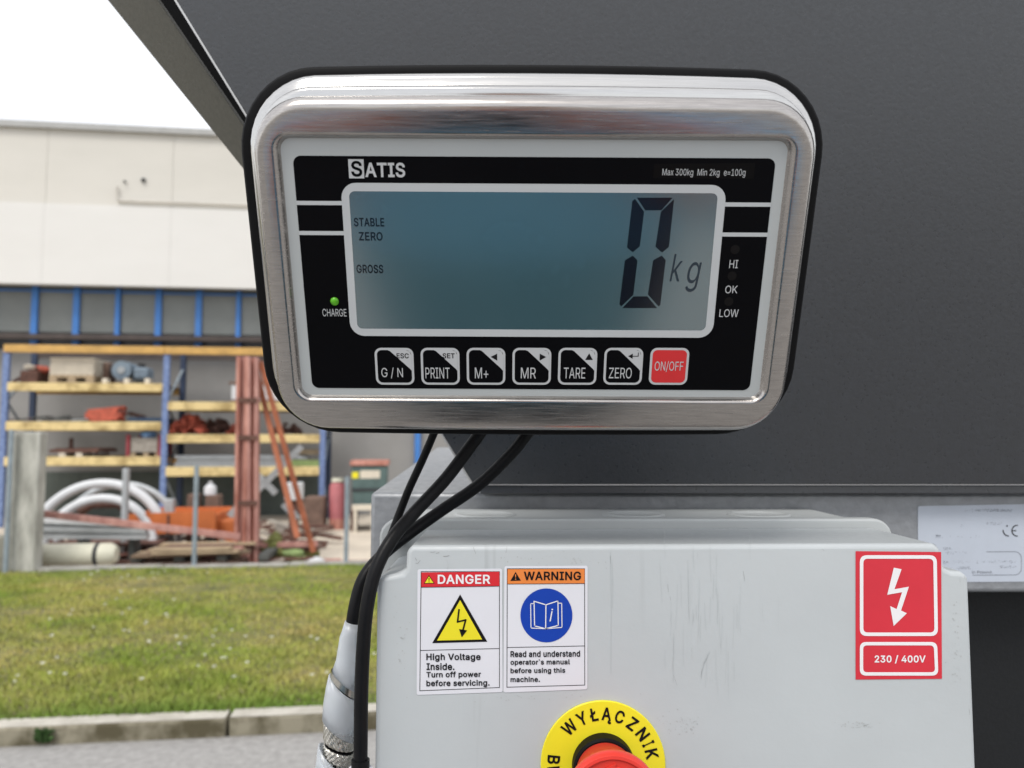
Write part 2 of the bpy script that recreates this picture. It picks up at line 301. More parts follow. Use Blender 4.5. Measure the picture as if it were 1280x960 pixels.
# letter outlines of a plain grotesque alphabet: character | advance | closed loops, in thousandths of the type size
GLYPHS = {}
for _l in """+|453|198,172 198,34 255,34 255,172 391,172 391,226 255,226 255,364 198,364 198,226 61,226 61,172|276,151 412,151 412,247 276,247 276,385 177,385 177,247 40,247 40,151 177,151 177,13 276,13
.|187|135,18 140,29 141,41 140,53 135,64 128,73 118,81 107,85 95,87 83,85 73,81 63,73 55,64 51,53 50,41 51,29 55,18 63,9 73,1 83,-3 95,-4 107,-3 118,1 128,9|161,58 153,75 143,88 128,100 112,105 95,108 77,105 62,99 48,88 37,75 30,58 29,41 30,24 37,7 48,-6 62,-17 78,-24 95,-25 112,-24 128,-18 143,-6 153,7 161,24 162,41
/|249|178,533 14,-76 71,-76 235,533|162,554 -13,-97 87,-97 262,554
0|453|306,92 290,74 271,60 250,52 227,50 203,52 182,60 163,74 147,92 134,116 123,144 115,176 111,213 109,254 111,295 115,332 123,365 134,393 147,416 163,435 182,449 203,457 227,460 250,457 271,449 290,435 306,416 320,393 330,365 338,332 342,295 344,254 342,213 338,176 330,144 320,116;405,254 403,306 396,353 384,395 368,431 348,461 323,484 295,502 262,512 227,516 191,512 159,502 130,484 106,461 85,431 69,395 57,353 50,306 48,254 50,202 57,155 69,113 85,77 105,48 130,24 158,7 191,-3 227,-7 263,-3 295,7 323,24 348,48 368,77 384,113 396,155 403,202|364,34 386,67 404,106 417,151 424,200 426,254 424,308 417,357 404,402 386,441 364,475 336,501 304,521 266,533 227,537 187,533 150,521 117,501 90,475 67,441 49,402 36,357 29,308 27,254 29,200 36,151 49,106 67,67 89,34 117,7 149,-12 187,-24 227,-28 267,-24 304,-12 336,7;164,104 153,125 143,150 136,180 132,215 130,254 132,293 136,328 143,359 153,384 164,404 177,420 192,430 208,436 227,439 245,436 261,430 276,420 289,404 301,384 310,359 317,328 321,293 323,254 321,215 317,180 310,150 301,125 289,104 276,90 261,79 245,73 227,71 208,73 192,79 177,90
1|453|391,0 391,55 276,55 276,509 198,509 86,427 86,358 209,448 212,448 212,55 76,55 76,0|297,530 191,530 65,438 65,345 88,334 191,409 191,76 55,76 55,-21 412,-21 412,76 297,76
2|453|282,282 234,229 64,47 64,0 389,0 389,57 153,57 153,60 267,180 336,259 371,318 381,372 379,398 372,423 361,445 346,465 328,482 306,497 281,507 254,513 225,516 196,513 168,507 143,496 121,482 102,464 86,442 75,418 68,391 66,362 127,362 128,381 132,398 139,413 148,427 159,438 172,447 188,454 205,458 224,460 273,449 287,441 298,431 308,419 315,405 319,389 320,371 311,327|295,398 298,386 299,373 291,335 265,295 219,243 43,55 43,-21 410,-21 410,78 199,78 283,166 353,247 391,311 402,371 400,402 392,431 379,456 362,479 341,498 316,516 287,527 257,534 225,537 193,534 162,527 133,515 108,499 86,478 68,453 55,425 47,394 44,341 147,341 149,378 152,391 157,403 164,414 173,422 182,429 195,434 209,437 223,439 265,429 275,424 283,416 290,407
3|453|165,59 150,66 137,76 126,87 118,100 112,115 109,132 44,132 48,104 57,79 70,57 88,38 108,22 133,10 159,1 188,-5 218,-7 251,-5 281,2 309,12 333,27 354,45 370,66 383,90 390,116 393,145 391,173 383,198 371,222 354,244 333,262 308,276 279,286 247,290 221,289 372,461 372,509 70,509 70,452 288,452 288,448 157,299 157,248 201,248 229,246 254,241 275,234 292,223 306,211 316,196 323,180 328,163 329,145 328,125 323,108 315,93 304,80 291,69 275,61 219,50|219,71 171,79 161,84 151,92 143,100 137,109 132,121 127,153 20,153 28,99 38,70 53,44 74,23 97,4 125,-9 153,-19 185,-26 218,-28 254,-26 287,-18 318,-7 345,10 369,31 388,55 403,82 411,112 414,145 412,177 403,206 389,233 369,259 345,279 317,295 284,307 248,311 269,312 393,453 393,530 49,530 49,431 245,431 136,307 136,227 200,227 226,225 249,221 266,215 279,206 290,197 298,186 303,173 307,159 308,145 307,129 303,116 298,105 289,95 279,87 268,81
4|453|40,105 282,105 282,0 343,0 343,105 413,105 413,163 343,163 343,318 282,318 282,163 109,163 109,166 311,509 247,509 40,158|364,-21 364,84 434,84 434,184 364,184 364,339 261,339 261,184 144,184 348,530 235,530 19,164 19,84 261,84 261,-21
=|453|381,245 381,301 72,301 72,245;72,97 381,97 381,153 72,153|402,224 402,322 51,322 51,224;51,174 51,76 402,76 402,174
A|479|463,0 276,509 201,509 16,0 85,0 135,142 344,142 395,0;155,199 191,302 213,371 239,456 264,372 287,302 324,199|-14,-21 100,-21 150,121 329,121 380,-21 493,-21 291,530 186,530;244,366 267,295 294,220 184,220 211,295 233,365 239,383
B|456|288,296 238,285 125,285 125,452 240,452 270,449 294,442 313,429 326,412 333,393 336,372 335,355 330,340 323,326 314,314 302,304;350,169 354,153 355,137 353,115 344,96 330,80 309,67 281,60 245,57 125,57 125,231 248,231 269,229 289,225 306,218 320,209 333,197 342,184;416,111 418,136 416,161 411,184 402,203 391,220 378,234 363,245 347,254 331,260 315,262 315,267 356,286 387,320 393,336 397,353 398,374 396,398 390,421 381,442 367,461 350,477 329,491 304,501 274,507 241,509 60,509 60,0 247,0 284,2 317,8 344,18 368,31 386,48 400,67 410,88|402,34 418,56 430,81 437,107 439,136 437,164 431,191 420,213 408,233 392,250 374,263 366,267 369,269 405,309 413,330 418,350 419,374 417,402 410,428 399,453 383,475 363,493 339,510 310,521 277,528 242,530 39,530 39,-21 248,-21 286,-19 323,-12 353,-1 380,14;307,402 313,388 315,371 314,359 311,348 305,337 299,329 290,321 280,316 236,306 146,306 146,431 239,431 266,428 285,423 298,414;334,137 332,121 326,108 316,96 301,87 278,81 244,78 146,78 146,210 247,210 266,208 283,205 296,199 307,192 317,183 324,173 330,161 333,150
C|510|419,456 402,471 383,485 362,496 340,504 267,516 225,512 186,501 150,484 119,459 92,429 70,393 53,352 44,305 40,254 44,203 53,157 70,115 92,79 119,49 150,25 186,7 225,-3 267,-7 293,-6 317,-2 341,5 363,13 383,24 402,38 420,53 435,71 448,91 459,112 467,135 473,160 408,160 389,114 357,81 315,60 267,53 237,56 210,63 184,76 161,94 141,117 125,145 113,177 106,213 103,254 106,295 113,332 125,364 141,391 161,414 184,432 209,445 237,453 267,456 315,449 357,428 389,395 408,348 473,348 467,373 459,397 448,418 435,438|176,109 158,129 144,154 133,183 127,216 124,254 127,292 133,326 144,355 158,379 176,399 195,414 217,425 241,432 267,435 309,429 344,411 371,383 394,327 500,327 487,379 478,405 466,429 452,451 434,471 415,487 394,503 370,515 345,524 268,537 221,533 179,521 139,502 105,474 75,442 51,403 33,358 23,308 19,254 23,200 33,151 51,106 75,66 105,34 139,7 179,-13 221,-24 266,-28 295,-27 322,-23 348,-15 372,-6 394,6 415,21 435,38 452,59 466,80 478,104 487,129 500,181 394,181 371,126 344,98 309,80 267,74 241,77 217,83 195,94
D|502|462,255 458,306 449,351 433,391 412,426 385,455 353,478 315,495 273,505 225,509 60,509 60,0 219,0 268,3 312,14 351,31 384,54 411,83 433,119 449,159 458,205;215,57 125,57 125,452 221,452 258,449 291,441 320,428 344,410 364,388 379,361 390,329 397,294 399,255 397,216 390,181 379,149 363,122 343,99 318,81 288,68 254,60|276,526 226,530 39,530 39,-21 220,-21 271,-18 319,-6 361,13 398,38 428,70 452,110 469,153 479,202 483,255 479,309 469,357 452,400 429,439 399,471 364,496 322,515;281,88 251,81 214,78 146,78 146,431 220,431 255,428 284,421 309,410 330,394 347,376 360,352 370,324 376,291 378,255 376,219 370,186 360,158 346,134 329,115 308,99
E|418|125,229 355,229 355,286 125,286 125,452 372,452 372,509 60,509 60,0 375,0 375,57 125,57|146,307 146,431 393,431 393,530 39,530 39,-21 396,-21 396,78 146,78 146,208 376,208 376,307
F|410|346,278 125,278 125,452 369,452 369,509 60,509 60,0 125,0 125,221 346,221|390,431 390,530 39,530 39,-21 146,-21 146,200 367,200 367,299 146,299 146,431
G|520|149,25 185,7 225,-3 269,-7 308,-4 344,5 377,19 406,38 431,62 451,91 466,124 475,160 478,200 478,256 283,256 283,199 415,199 413,173 407,147 396,123 382,102 365,85 345,71 322,61 296,55 269,53 238,56 210,63 184,76 161,95 141,117 125,145 113,177 106,213 103,254 106,295 113,332 125,364 141,392 160,414 183,432 209,445 236,453 265,456 315,448 356,427 387,393 408,349 474,349 468,373 460,395 449,416 436,436 421,453 403,469 384,483 363,494 340,504 316,510 291,514 265,516 223,512 184,501 149,484 117,459 91,429 69,393 53,352 43,305 40,254 43,203 53,157 69,116 91,79 118,49|50,107 74,66 104,34 138,7 178,-13 221,-24 269,-28 311,-25 351,-15 387,0 419,22 447,48 469,81 486,117 496,157 499,199 499,277 262,277 262,178 392,178 387,154 378,133 366,115 351,101 335,89 315,81 293,76 269,74 242,77 217,83 196,94 176,110 158,129 144,154 133,183 127,216 124,254 127,292 133,326 144,355 158,380 175,399 194,414 217,425 240,432 264,435 308,428 343,410 369,381 395,328 501,328 488,379 479,403 467,427 453,449 436,468 416,485 395,501 372,513 347,524 320,531 293,535 265,537 219,533 177,521 138,502 102,474 74,441 50,402 33,358 22,308 19,254 22,200 33,151
H|516|392,0 457,0 457,509 392,509 392,289 125,289 125,509 60,509 60,0 125,0 125,232 392,232|371,530 371,310 146,310 146,530 39,530 39,-21 146,-21 146,211 371,211 371,-21 478,-21 478,530
I|300|183,452 269,452 269,509 31,509 31,452 118,452 118,57 31,57 31,0 269,0 269,57 183,57|10,530 10,431 97,431 97,78 10,78 10,-21 290,-21 290,78 204,78 204,431 290,431 290,530
K|466|449,0 243,289 448,509 364,509 212,344 174,303 139,261 124,242 125,334 125,509 60,509 60,0 125,0 125,167 198,245 372,0|472,504 461,530 355,530 197,358 158,317 123,274 146,304 146,334 146,530 39,530 39,-21 146,-21 146,159 196,212 361,-21 462,-21 473,2 270,287
L|392|361,0 361,57 125,57 125,509 60,509 60,0|382,-21 382,78 146,78 146,530 39,530 39,-21
M|628|145,361 159,321 170,291 286,0 342,0 456,291 467,322 482,363 498,409 507,436 504,327 504,0 568,0 568,509 476,509 352,187 342,158 330,121 315,73 299,123 287,159 277,187 152,509 60,509 60,0 122,0 122,328 120,435 129,408|315,142 307,166 297,194 166,530 39,530 39,-21 143,-21 143,304 150,283 272,-21 356,-21 476,284 483,304 483,-21 589,-21 589,530 462,530 332,194 322,165 315,143 319,129 315,142
N|523|202,290 387,0 463,0 463,509 399,509 399,157 401,108 403,76 388,107 363,151 343,183 136,509 60,509 60,0 125,0 125,291 124,328 122,384 120,431 148,381 177,331|159,320 184,279 375,-21 484,-21 484,530 378,530 378,167 361,194 148,530 39,530 39,-21 146,-21 146,291 145,329 144,345 130,371 144,345 143,385 145,345
O|533|372,94 349,76 324,63 296,55 267,53 237,55 210,63 184,76 161,94 142,117 125,144 113,176 106,213 103,254 106,295 113,332 125,364 142,392 161,415 184,433 210,445 237,453 267,456 296,453 324,446 349,433 372,415 392,392 408,365 420,332 428,295 430,254 428,213 420,176 408,144 392,116;493,254 490,305 480,352 464,393 442,429 415,459 384,484 348,501 309,512 267,516 225,512 186,501 150,484 119,459 92,429 70,393 53,352 44,305 40,254 44,203 53,157 70,115 92,79 119,49 150,25 186,7 225,-3 267,-7 309,-3 348,7 384,25 415,49 442,79 464,115 480,157 490,203|429,34 459,66 483,106 500,151 511,200 514,254 511,308 500,358 483,402 459,442 429,474 395,502 355,521 313,533 267,537 221,533 179,521 139,502 105,474 75,442 51,403 33,358 23,308 19,254 23,200 33,151 51,106 75,66 105,34 139,7 179,-13 221,-24 267,-28 313,-24 355,-13 395,7;176,109 159,129 144,153 133,182 127,216 124,254 127,292 133,326 144,355 159,380 176,400 195,415 217,425 241,432 267,435 292,432 317,426 338,415 357,400 375,380 389,356 400,326 407,292 409,254 407,216 400,182 389,153 375,128 358,109 338,94 316,83 292,76 267,74 241,76 218,83 195,94
P|444|333,402 339,385 343,367 344,348 343,328 339,310 333,294 324,279 312,266 297,256 279,248 257,244 233,242 125,242 125,452 232,452 257,451 279,446 297,439 312,428 324,416;272,506 235,509 60,509 60,0 125,0 125,186 235,186 272,188 305,195 332,207 356,223 375,243 390,265 400,291 407,318 409,348 407,377 400,404 390,430 375,452 356,471 332,487 305,499|298,282 287,274 273,268 254,265 232,263 146,263 146,431 232,431 254,430 273,426 287,420 298,412 308,403 314,393 319,379 322,364 323,348 322,331 319,316 314,303 307,292;391,465 369,487 342,505 312,519 275,527 236,530 39,530 39,-21 146,-21 146,165 236,165 275,167 312,175 342,189 370,207 391,230 409,255 420,285 428,315 430,348 428,380 420,410 409,440
R|448|125,198 236,198 246,199 353,0 428,0 314,209 333,217 356,232 376,250 390,271 401,296 407,323 409,352 407,381 401,408 390,433 376,455 356,473 333,489 305,500 273,506 236,509 60,509 60,0 125,0;334,405 340,389 344,371 345,352 344,333 340,316 334,300 325,287 313,276 298,267 280,260 258,256 234,255 125,255 125,452 233,452 258,451 279,446 298,440 313,430 325,419|300,413 309,405 315,396 320,383 323,368 324,352 323,336 320,322 315,310 309,301 300,293 289,286 274,280 256,277 234,276 146,276 146,431 233,431 255,430 273,426 289,421;392,236 408,261 421,289 428,320 430,352 428,384 421,415 409,443 392,469 369,489 343,508 311,520 276,527 237,530 39,530 39,-21 146,-21 146,177 237,177 234,177 340,-21 463,-21 344,199 369,215
S|446|286,60 267,54 246,50 224,49 166,59 150,66 136,76 123,88 114,102 108,118 104,137 38,137 42,109 51,83 64,60 81,40 102,23 128,9 156,-1 188,-7 224,-9 261,-7 294,0 323,11 349,25 370,43 386,64 399,87 406,112 408,139 407,161 402,180 395,198 359,238 312,264 264,279 212,293 169,308 131,334 122,345 117,359 115,376 117,391 121,405 129,418 139,430 152,440 167,448 185,454 204,457 225,459 254,456 280,449 302,437 320,421 332,402 337,378 401,378 398,403 390,427 377,449 360,468 340,484 316,498 289,508 259,514 227,516 195,514 165,508 138,498 113,484 92,468 75,448 62,425 54,400 52,372 56,341 67,313 86,289 112,269 145,253 184,239 245,222 296,205 332,179 340,168 344,154 346,139 344,122 338,106 329,92 317,79 303,69|58,460 43,433 33,404 31,371 36,336 49,302 71,274 101,251 137,234 178,219 239,202 286,186 317,164 321,159 323,150 325,139 323,127 319,115 312,105 303,95 292,87 278,79 262,74 244,71 225,70 172,79 160,84 149,92 139,102 133,111 128,124 121,158 14,158 21,104 32,74 47,48 66,25 90,5 119,-10 150,-21 185,-28 224,-30 264,-28 300,-20 332,-8 361,8 385,29 404,52 419,79 427,108 429,139 428,164 422,186 413,209 372,255 320,283 270,299 218,313 179,327 145,350 141,355 138,364 136,376 138,387 140,396 146,406 154,415 163,422 175,429 190,434 207,436 225,438 250,435 272,429 290,420 304,407 312,394 320,357 425,357 419,408 409,436 394,461 374,483 352,501 325,517 295,528 262,535 227,537 192,535 159,528 129,517 101,502 77,483
T|448|193,452 193,0 257,0 257,452 417,452 417,509 32,509 32,452|172,431 172,-21 278,-21 278,431 438,431 438,530 11,530 11,431
V|479|241,52 215,137 192,206 84,509 16,509 204,0 278,0 463,509 395,509 290,206 267,138|99,530 -14,530 189,-21 293,-21 493,530 380,530 270,213 247,144 241,124 235,143 212,213
W|686|499,94 493,62 486,94 462,196 380,509 306,509 224,196 211,145 200,94 193,61 187,94 163,196 82,509 16,509 155,0 230,0 318,323 335,395 343,437 351,391 368,323 455,0 530,0 670,509 603,509 523,196 510,145|98,530 -12,530 139,-21 246,-21 338,318 343,337 348,318 439,-21 546,-21 698,530 587,530 503,201 492,160 482,201 396,530 290,530 204,201 193,160 183,201
Y|471|381,509 280,344 251,293 237,260 222,292 192,344 91,509 16,509 203,208 203,0 268,0 268,208 455,509|182,202 182,-21 289,-21 289,202 493,530 369,530 262,355 237,310 241,302 236,309 232,302 236,310 210,355 103,530 -22,530
Z|438|323,453 306,431 273,385 42,46 42,0 399,0 399,57 152,57 114,55 134,81 169,129 397,462 397,509 40,509 40,452 285,452|280,431 256,397 21,52 21,-21 420,-21 420,78 158,78 158,78 158,78 186,117 418,455 418,530 19,530 19,431 279,431 289,444 280,431
`|219|164,429 116,529 48,529 114,429|197,408 129,550 35,550 24,528 103,408
a|389|192,47 170,45 130,52 102,72 92,105 93,118 97,130 103,139 134,159 175,168 200,171 231,176 259,182 276,190 276,138 274,122 270,108 263,93 254,80 242,68 228,59 211,51;38,63 48,45 60,29 76,15 94,5 115,-3 137,-7 160,-9 215,1 252,25 272,52 277,52 277,0 337,0 337,251 335,278 330,301 322,320 312,336 300,350 286,360 239,379 194,384 133,375 114,368 95,358 79,346 64,331 51,313 41,291 100,274 118,301 149,322 196,331 240,322 267,297 276,257 276,255 274,246 271,240 265,235 234,227 178,220 125,211 78,193 64,184 53,174 43,161 36,146 32,128 30,108 32,84|9,108 11,80 18,55 30,34 45,15 64,-2 85,-14 109,-23 134,-28 161,-30 223,-19 256,3 256,-21 358,-21 358,252 356,281 350,307 341,330 329,348 314,366 296,379 244,400 194,405 128,395 105,387 84,376 65,362 48,345 33,324 12,278 109,250 133,286 157,302 196,310 230,303 248,286 255,256 254,254 230,248 175,241 119,231 68,212 51,201 37,188 25,172 16,153 11,131;142,139 179,147 203,150 235,155 266,162 255,157 255,139 253,126 250,115 245,103 238,94 229,84 218,77 204,71 189,68 171,66 138,72 120,85 113,107 114,114 116,121 118,124
b|424|279,66 262,55 242,49 220,47 198,49 179,55 162,65 147,78 135,95 125,115 118,138 114,162 113,189 114,216 118,241 125,263 134,282 147,299 161,312 178,322 198,328 220,330 243,328 262,322 280,311 295,298 307,281 316,261 323,239 327,215 328,189 327,163 323,139 316,117 306,97 294,80;390,189 388,227 381,261 370,293 354,320 335,342 313,361 287,374 259,382 229,384 207,383 188,379 171,373 137,346 118,319 114,319 114,509 53,509 53,0 112,0 112,59 118,59 138,31 172,4 189,-3 208,-7 229,-8 260,-6 288,3 313,16 336,34 355,57 370,84 381,116 388,151|372,45 389,75 401,111 409,148 411,189 409,230 401,267 389,302 371,332 350,357 325,379 295,394 263,403 229,405 204,404 182,399 161,392 135,371 135,530 32,530 32,-21 133,-21 133,8 161,-14 183,-23 205,-28 229,-29 264,-27 296,-16 324,-2 351,19;153,106 145,123 138,143 135,164 134,189 135,214 138,236 145,255 152,271 163,285 174,295 186,303 202,307 220,309 239,307 253,303 268,294 279,284 289,271 296,253 303,234 306,213 307,189 306,165 303,144 296,125 288,108 278,94 266,83 253,74 238,70 220,68 202,70 188,74 174,82 163,92
c|395|34,187 37,150 44,116 56,85 72,58 93,35 117,16 144,3 174,-5 207,-8 261,-1 306,21 341,56 363,102 304,117 292,89 271,66 243,52 207,46 184,49 163,55 145,66 130,80 118,97 108,117 102,139 98,163 96,187 98,212 102,236 108,258 118,278 130,296 145,310 163,321 184,328 207,330 242,325 270,311 290,289 303,262 362,277 340,322 305,356 260,377 207,384 174,382 144,374 117,360 93,341 72,318 56,291 44,260 37,225|266,397 208,405 171,403 136,394 106,378 79,356 55,331 37,300 24,266 16,228 13,187 16,147 24,110 37,76 55,45 79,20 106,-2 137,-17 170,-26 207,-29 267,-21 318,4 358,44 393,116 292,142 274,101 258,83 236,72 207,67 188,70 172,74 158,83 146,94 136,108 128,125 123,144 119,166 117,187 119,209 123,231 128,250 136,267 146,282 158,293 172,302 188,307 206,309 236,305 257,294 272,277 292,237 392,263 357,335 317,374
d|424|263,65 246,55 226,49 205,47 182,49 162,55 145,66 130,80 118,97 109,117 102,139 98,163 96,189 98,215 102,239 108,261 118,281 130,298 145,311 162,322 182,328 205,330 227,328 246,322 263,312 278,299 290,282 300,263 306,241 310,216 312,189 310,162 306,138 299,115 290,95 278,78;372,509 311,509 311,319 306,319 287,346 253,373 237,379 218,383 196,384 165,382 137,374 112,361 89,342 70,320 55,293 43,261 36,227 34,189 36,151 43,116 55,84 70,57 89,34 111,16 137,3 165,-6 195,-8 217,-7 236,-3 252,4 287,31 307,59 313,59 313,0 372,0|196,405 161,403 129,394 100,379 74,357 53,332 36,302 23,267 15,230 13,189 15,148 23,110 36,75 53,45 74,19 100,-2 129,-17 161,-27 195,-29 220,-28 242,-23 263,-14 292,8 292,-21 393,-21 393,530 290,530 290,370 263,392 243,399 221,404;136,107 129,125 122,144 119,166 117,189 119,212 123,234 128,253 136,270 146,284 158,294 171,303 186,307 205,309 223,307 237,303 251,295 262,285 272,271 280,255 285,237 289,214 291,189 289,165 286,143 279,122 272,105 262,92 251,82 238,74 222,70 205,68 186,70 171,74 158,83 146,94
e|403|177,-5 212,-8 237,-7 261,-3 283,4 302,14 320,26 335,39 348,55 358,72 365,91 306,105 285,73 254,53 212,46 190,48 169,53 151,61 135,73 121,88 110,106 102,127 98,151 97,169 371,169 371,194 370,227 365,256 357,282 347,305 334,324 319,341 303,355 285,366 266,374 205,384 172,382 142,373 115,359 91,340 71,317 55,290 44,258 36,224 34,187 37,150 44,116 56,85 72,58 92,35 117,16 145,3;308,221 97,221 97,231 102,251 109,270 119,286 131,301 146,313 164,323 183,328 205,330 227,328 246,323 263,314 277,301 288,286 298,269 304,248 308,226|122,133 120,148 392,148 392,194 391,229 385,261 377,289 365,315 351,337 334,356 315,372 295,385 272,394 206,405 168,403 134,393 104,377 76,355 54,329 36,299 24,264 15,227 13,187 16,147 24,110 37,76 55,46 78,20 106,-2 138,-17 174,-26 212,-29 239,-28 266,-23 291,-15 313,-4 333,9 350,24 365,43 377,63 393,106 297,129 270,88 246,73 211,67 193,69 176,73 162,79 149,89 138,101 129,115;270,274 279,261 284,243 121,242 122,245 128,261 136,274 146,286 158,295 172,303 187,307 205,309 223,307 238,303 251,297 261,287
f|253|154,460 164,468 178,472 195,474 215,472 227,468 243,521 222,527 187,530 135,519 120,510 107,499 96,486 87,470 82,452 81,432 81,379 6,379 6,327 81,327 81,0 142,0 142,327 228,327 228,379 142,379 142,419 143,435 147,449|186,551 127,539 108,527 92,514 79,498 67,478 61,455 60,433 60,400 -15,400 -15,306 60,306 60,-21 163,-21 163,306 249,306 249,400 163,400 163,418 164,431 166,440 170,446 174,449 182,451 195,453 211,451 241,441 269,535 226,548
g|425|145,312 163,322 182,328 205,330 227,328 247,322 264,312 279,299 291,283 300,264 307,242 311,219 312,193 311,166 307,142 300,121 290,103 278,87 264,75 246,66 227,61 205,59 183,61 163,66 145,76 131,88 118,104 109,123 102,144 98,167 96,193 98,218 102,241 109,262 118,282 130,298;298,-58 282,-75 261,-87 236,-95 207,-97 154,-88 122,-66 101,-41 51,-69 82,-110 134,-140 156,-146 180,-149 207,-151 237,-149 265,-144 291,-136 314,-124 334,-109 350,-90 363,-67 370,-40 372,-9 372,379 313,379 313,319 308,319 288,346 253,373 237,379 218,383 196,384 166,382 138,374 112,361 90,342 71,320 55,293 43,263 36,229 34,191 36,154 43,120 55,90 71,65 90,43 113,27 138,14 165,7 195,5 217,6 236,10 252,16 287,41 306,68 311,68 311,-6 308,-34|54,332 36,302 23,269 15,232 13,191 15,151 23,114 36,80 54,52 76,27 102,9 130,-6 162,-14 195,-16 220,-15 242,-10 262,-3 290,17 290,-5 287,-29 280,-46 269,-58 252,-68 232,-74 208,-76 162,-68 136,-50 106,-14 20,-62 68,-126 126,-160 152,-167 178,-170 207,-172 240,-170 270,-164 299,-156 325,-142 349,-124 367,-102 383,-75 391,-43 393,-10 393,400 292,400 292,369 263,392 243,399 221,404 196,405 162,403 130,394 100,379 75,357;273,272 280,256 287,237 290,217 291,193 290,168 287,147 281,129 272,114 263,101 252,93 239,86 223,82 205,80 187,82 171,86 157,93 146,103 136,115 129,131 122,149 119,170 117,193 119,215 122,236 129,254 136,271 146,284 157,295 171,303 186,307 205,309 223,307 239,303 252,295 264,285
h|410|210,329 235,326 256,318 273,304 286,286 293,263 296,235 296,0 357,0 357,240 355,271 350,298 341,321 328,340 313,356 295,369 275,377 252,383 227,384 200,382 175,374 152,362 132,344 116,319 114,314 114,509 53,509 53,0 114,0 114,227 115,248 119,266 126,283 136,297 147,308 161,317 176,324 192,328|378,-21 378,241 376,274 370,304 360,331 344,353 327,372 305,388 282,397 255,404 227,405 196,403 167,393 140,379 135,375 135,530 32,530 32,-21 135,-21 135,227 136,245 139,260 144,273 152,283 160,292 171,299 183,304 195,307 209,308 230,305 245,300 258,290 267,277 272,259 275,234 275,-21
i|166|73,444 84,443 95,444 105,448 114,455 121,463 125,472 126,483 125,494 121,504 114,512 105,518 95,522 84,524 73,522 63,518 54,512 47,504 43,494 41,483 43,472 47,463 54,455 63,448;53,0 114,0 114,379 53,379|116,430 128,440 139,452 146,467 147,483 146,499 139,515 128,528 115,537 101,542 84,545 67,542 53,537 40,528 29,515 23,500 20,483 23,466 29,452 40,440 52,430 68,423 84,422 100,423;135,400 32,400 32,-21 135,-21
k|380|284,379 121,212 114,212 114,509 53,509 53,0 114,0 114,141 154,178 294,0 372,0 201,216 360,379|135,530 32,530 32,-21 135,-21 135,132 152,147 284,-21 385,-21 396,3 229,215 384,373 373,400 275,400 135,256
l|189|160,53 146,52 135,53 126,57 120,62 114,99 114,509 53,509 53,84 55,59 62,37 74,20 91,8 112,0 139,-2 162,-1 181,3 170,54|187,77 158,74 146,73 140,74 135,101 135,530 32,530 32,83 34,55 43,28 59,5 81,-11 107,-21 139,-23 165,-22 206,-13
m|609|199,330 220,328 238,322 253,311 265,297 272,280 274,260 274,0 335,0 335,247 345,290 374,320 387,326 402,329 419,330 438,329 456,323 473,313 485,298 493,279 496,254 496,0 557,0 557,255 555,283 550,307 541,328 529,346 514,361 497,372 478,380 458,385 437,386 381,375 337,343 326,329 318,312 317,309 314,320 303,342 287,361 268,375 245,383 219,386 172,376 132,346 122,331 114,314 112,308 112,379 53,379 53,0 114,0 114,238 115,257 119,274 126,289 135,302 145,312 158,320|320,355 308,340 299,320 313,362 301,376 278,394 250,404 218,407 163,396 133,373 133,400 32,400 32,-21 135,-21 135,237 136,254 139,267 144,279 151,288 158,295 166,300 201,309 216,307 228,303 239,295 247,286 251,275 253,259 253,-21 356,-21 356,245 364,280 386,303 394,306 405,308 419,309 434,308 447,304 459,297 467,287 473,274 475,253 475,-21 578,-21 578,256 576,286 570,313 560,338 545,359 527,377 507,391 485,400 461,406 435,407 372,395 325,360 334,328 321,354
n|409|210,329 235,326 256,318 273,304 286,286 293,263 296,235 296,0 357,0 357,240 355,271 350,298 341,321 328,340 313,356 295,369 275,377 252,383 227,384 200,382 175,374 152,362 132,344 116,319 112,310 112,379 53,379 53,0 114,0 114,227 115,248 119,266 126,283 136,297 147,308 161,317 176,324 192,328|378,-21 378,241 376,274 370,304 360,331 344,353 327,372 305,388 282,397 255,404 227,405 196,403 167,393 140,379 133,373 133,400 32,400 32,-21 135,-21 135,227 136,245 139,260 144,273 152,283 160,292 171,299 183,304 195,307 209,308 230,305 245,300 258,290 267,277 272,259 275,234 275,-21
o|415|285,80 270,66 252,55 231,49 207,46 184,49 163,55 145,66 130,80 118,97 108,117 102,139 98,163 96,187 98,212 102,236 108,258 118,278 130,296 145,310 163,321 184,328 207,330 231,328 252,321 270,310 285,296 298,278 307,258 314,236 318,212 319,187 318,163 314,139 307,117 298,97;381,187 379,225 371,260 359,291 343,318 323,341 299,360 271,374 241,382 207,384 174,382 144,374 117,360 93,341 72,318 56,291 44,260 37,225 34,187 37,150 44,116 56,85 72,58 93,35 117,16 144,3 174,-5 207,-8 241,-5 271,3 299,16 323,35 343,58 359,85 371,116 379,150|338,20 360,46 378,76 391,110 400,147 402,187 400,228 391,266 378,300 360,330 338,356 310,378 278,394 244,403 207,405 171,403 136,394 106,378 79,356 55,331 37,300 24,266 16,228 13,187 16,147 24,110 37,76 55,45 79,20 106,-2 137,-17 170,-26 207,-29 245,-26 278,-17 310,-2;146,94 136,108 128,125 123,144 119,166 117,187 119,209 123,231 128,250 136,267 146,282 158,293 172,302 188,307 207,309 227,307 243,302 257,293 269,282 280,267 287,250 294,231 297,210 298,187 297,165 294,144 287,125 280,108 269,94 257,83 243,74 227,70 207,67 188,70 172,74 158,83
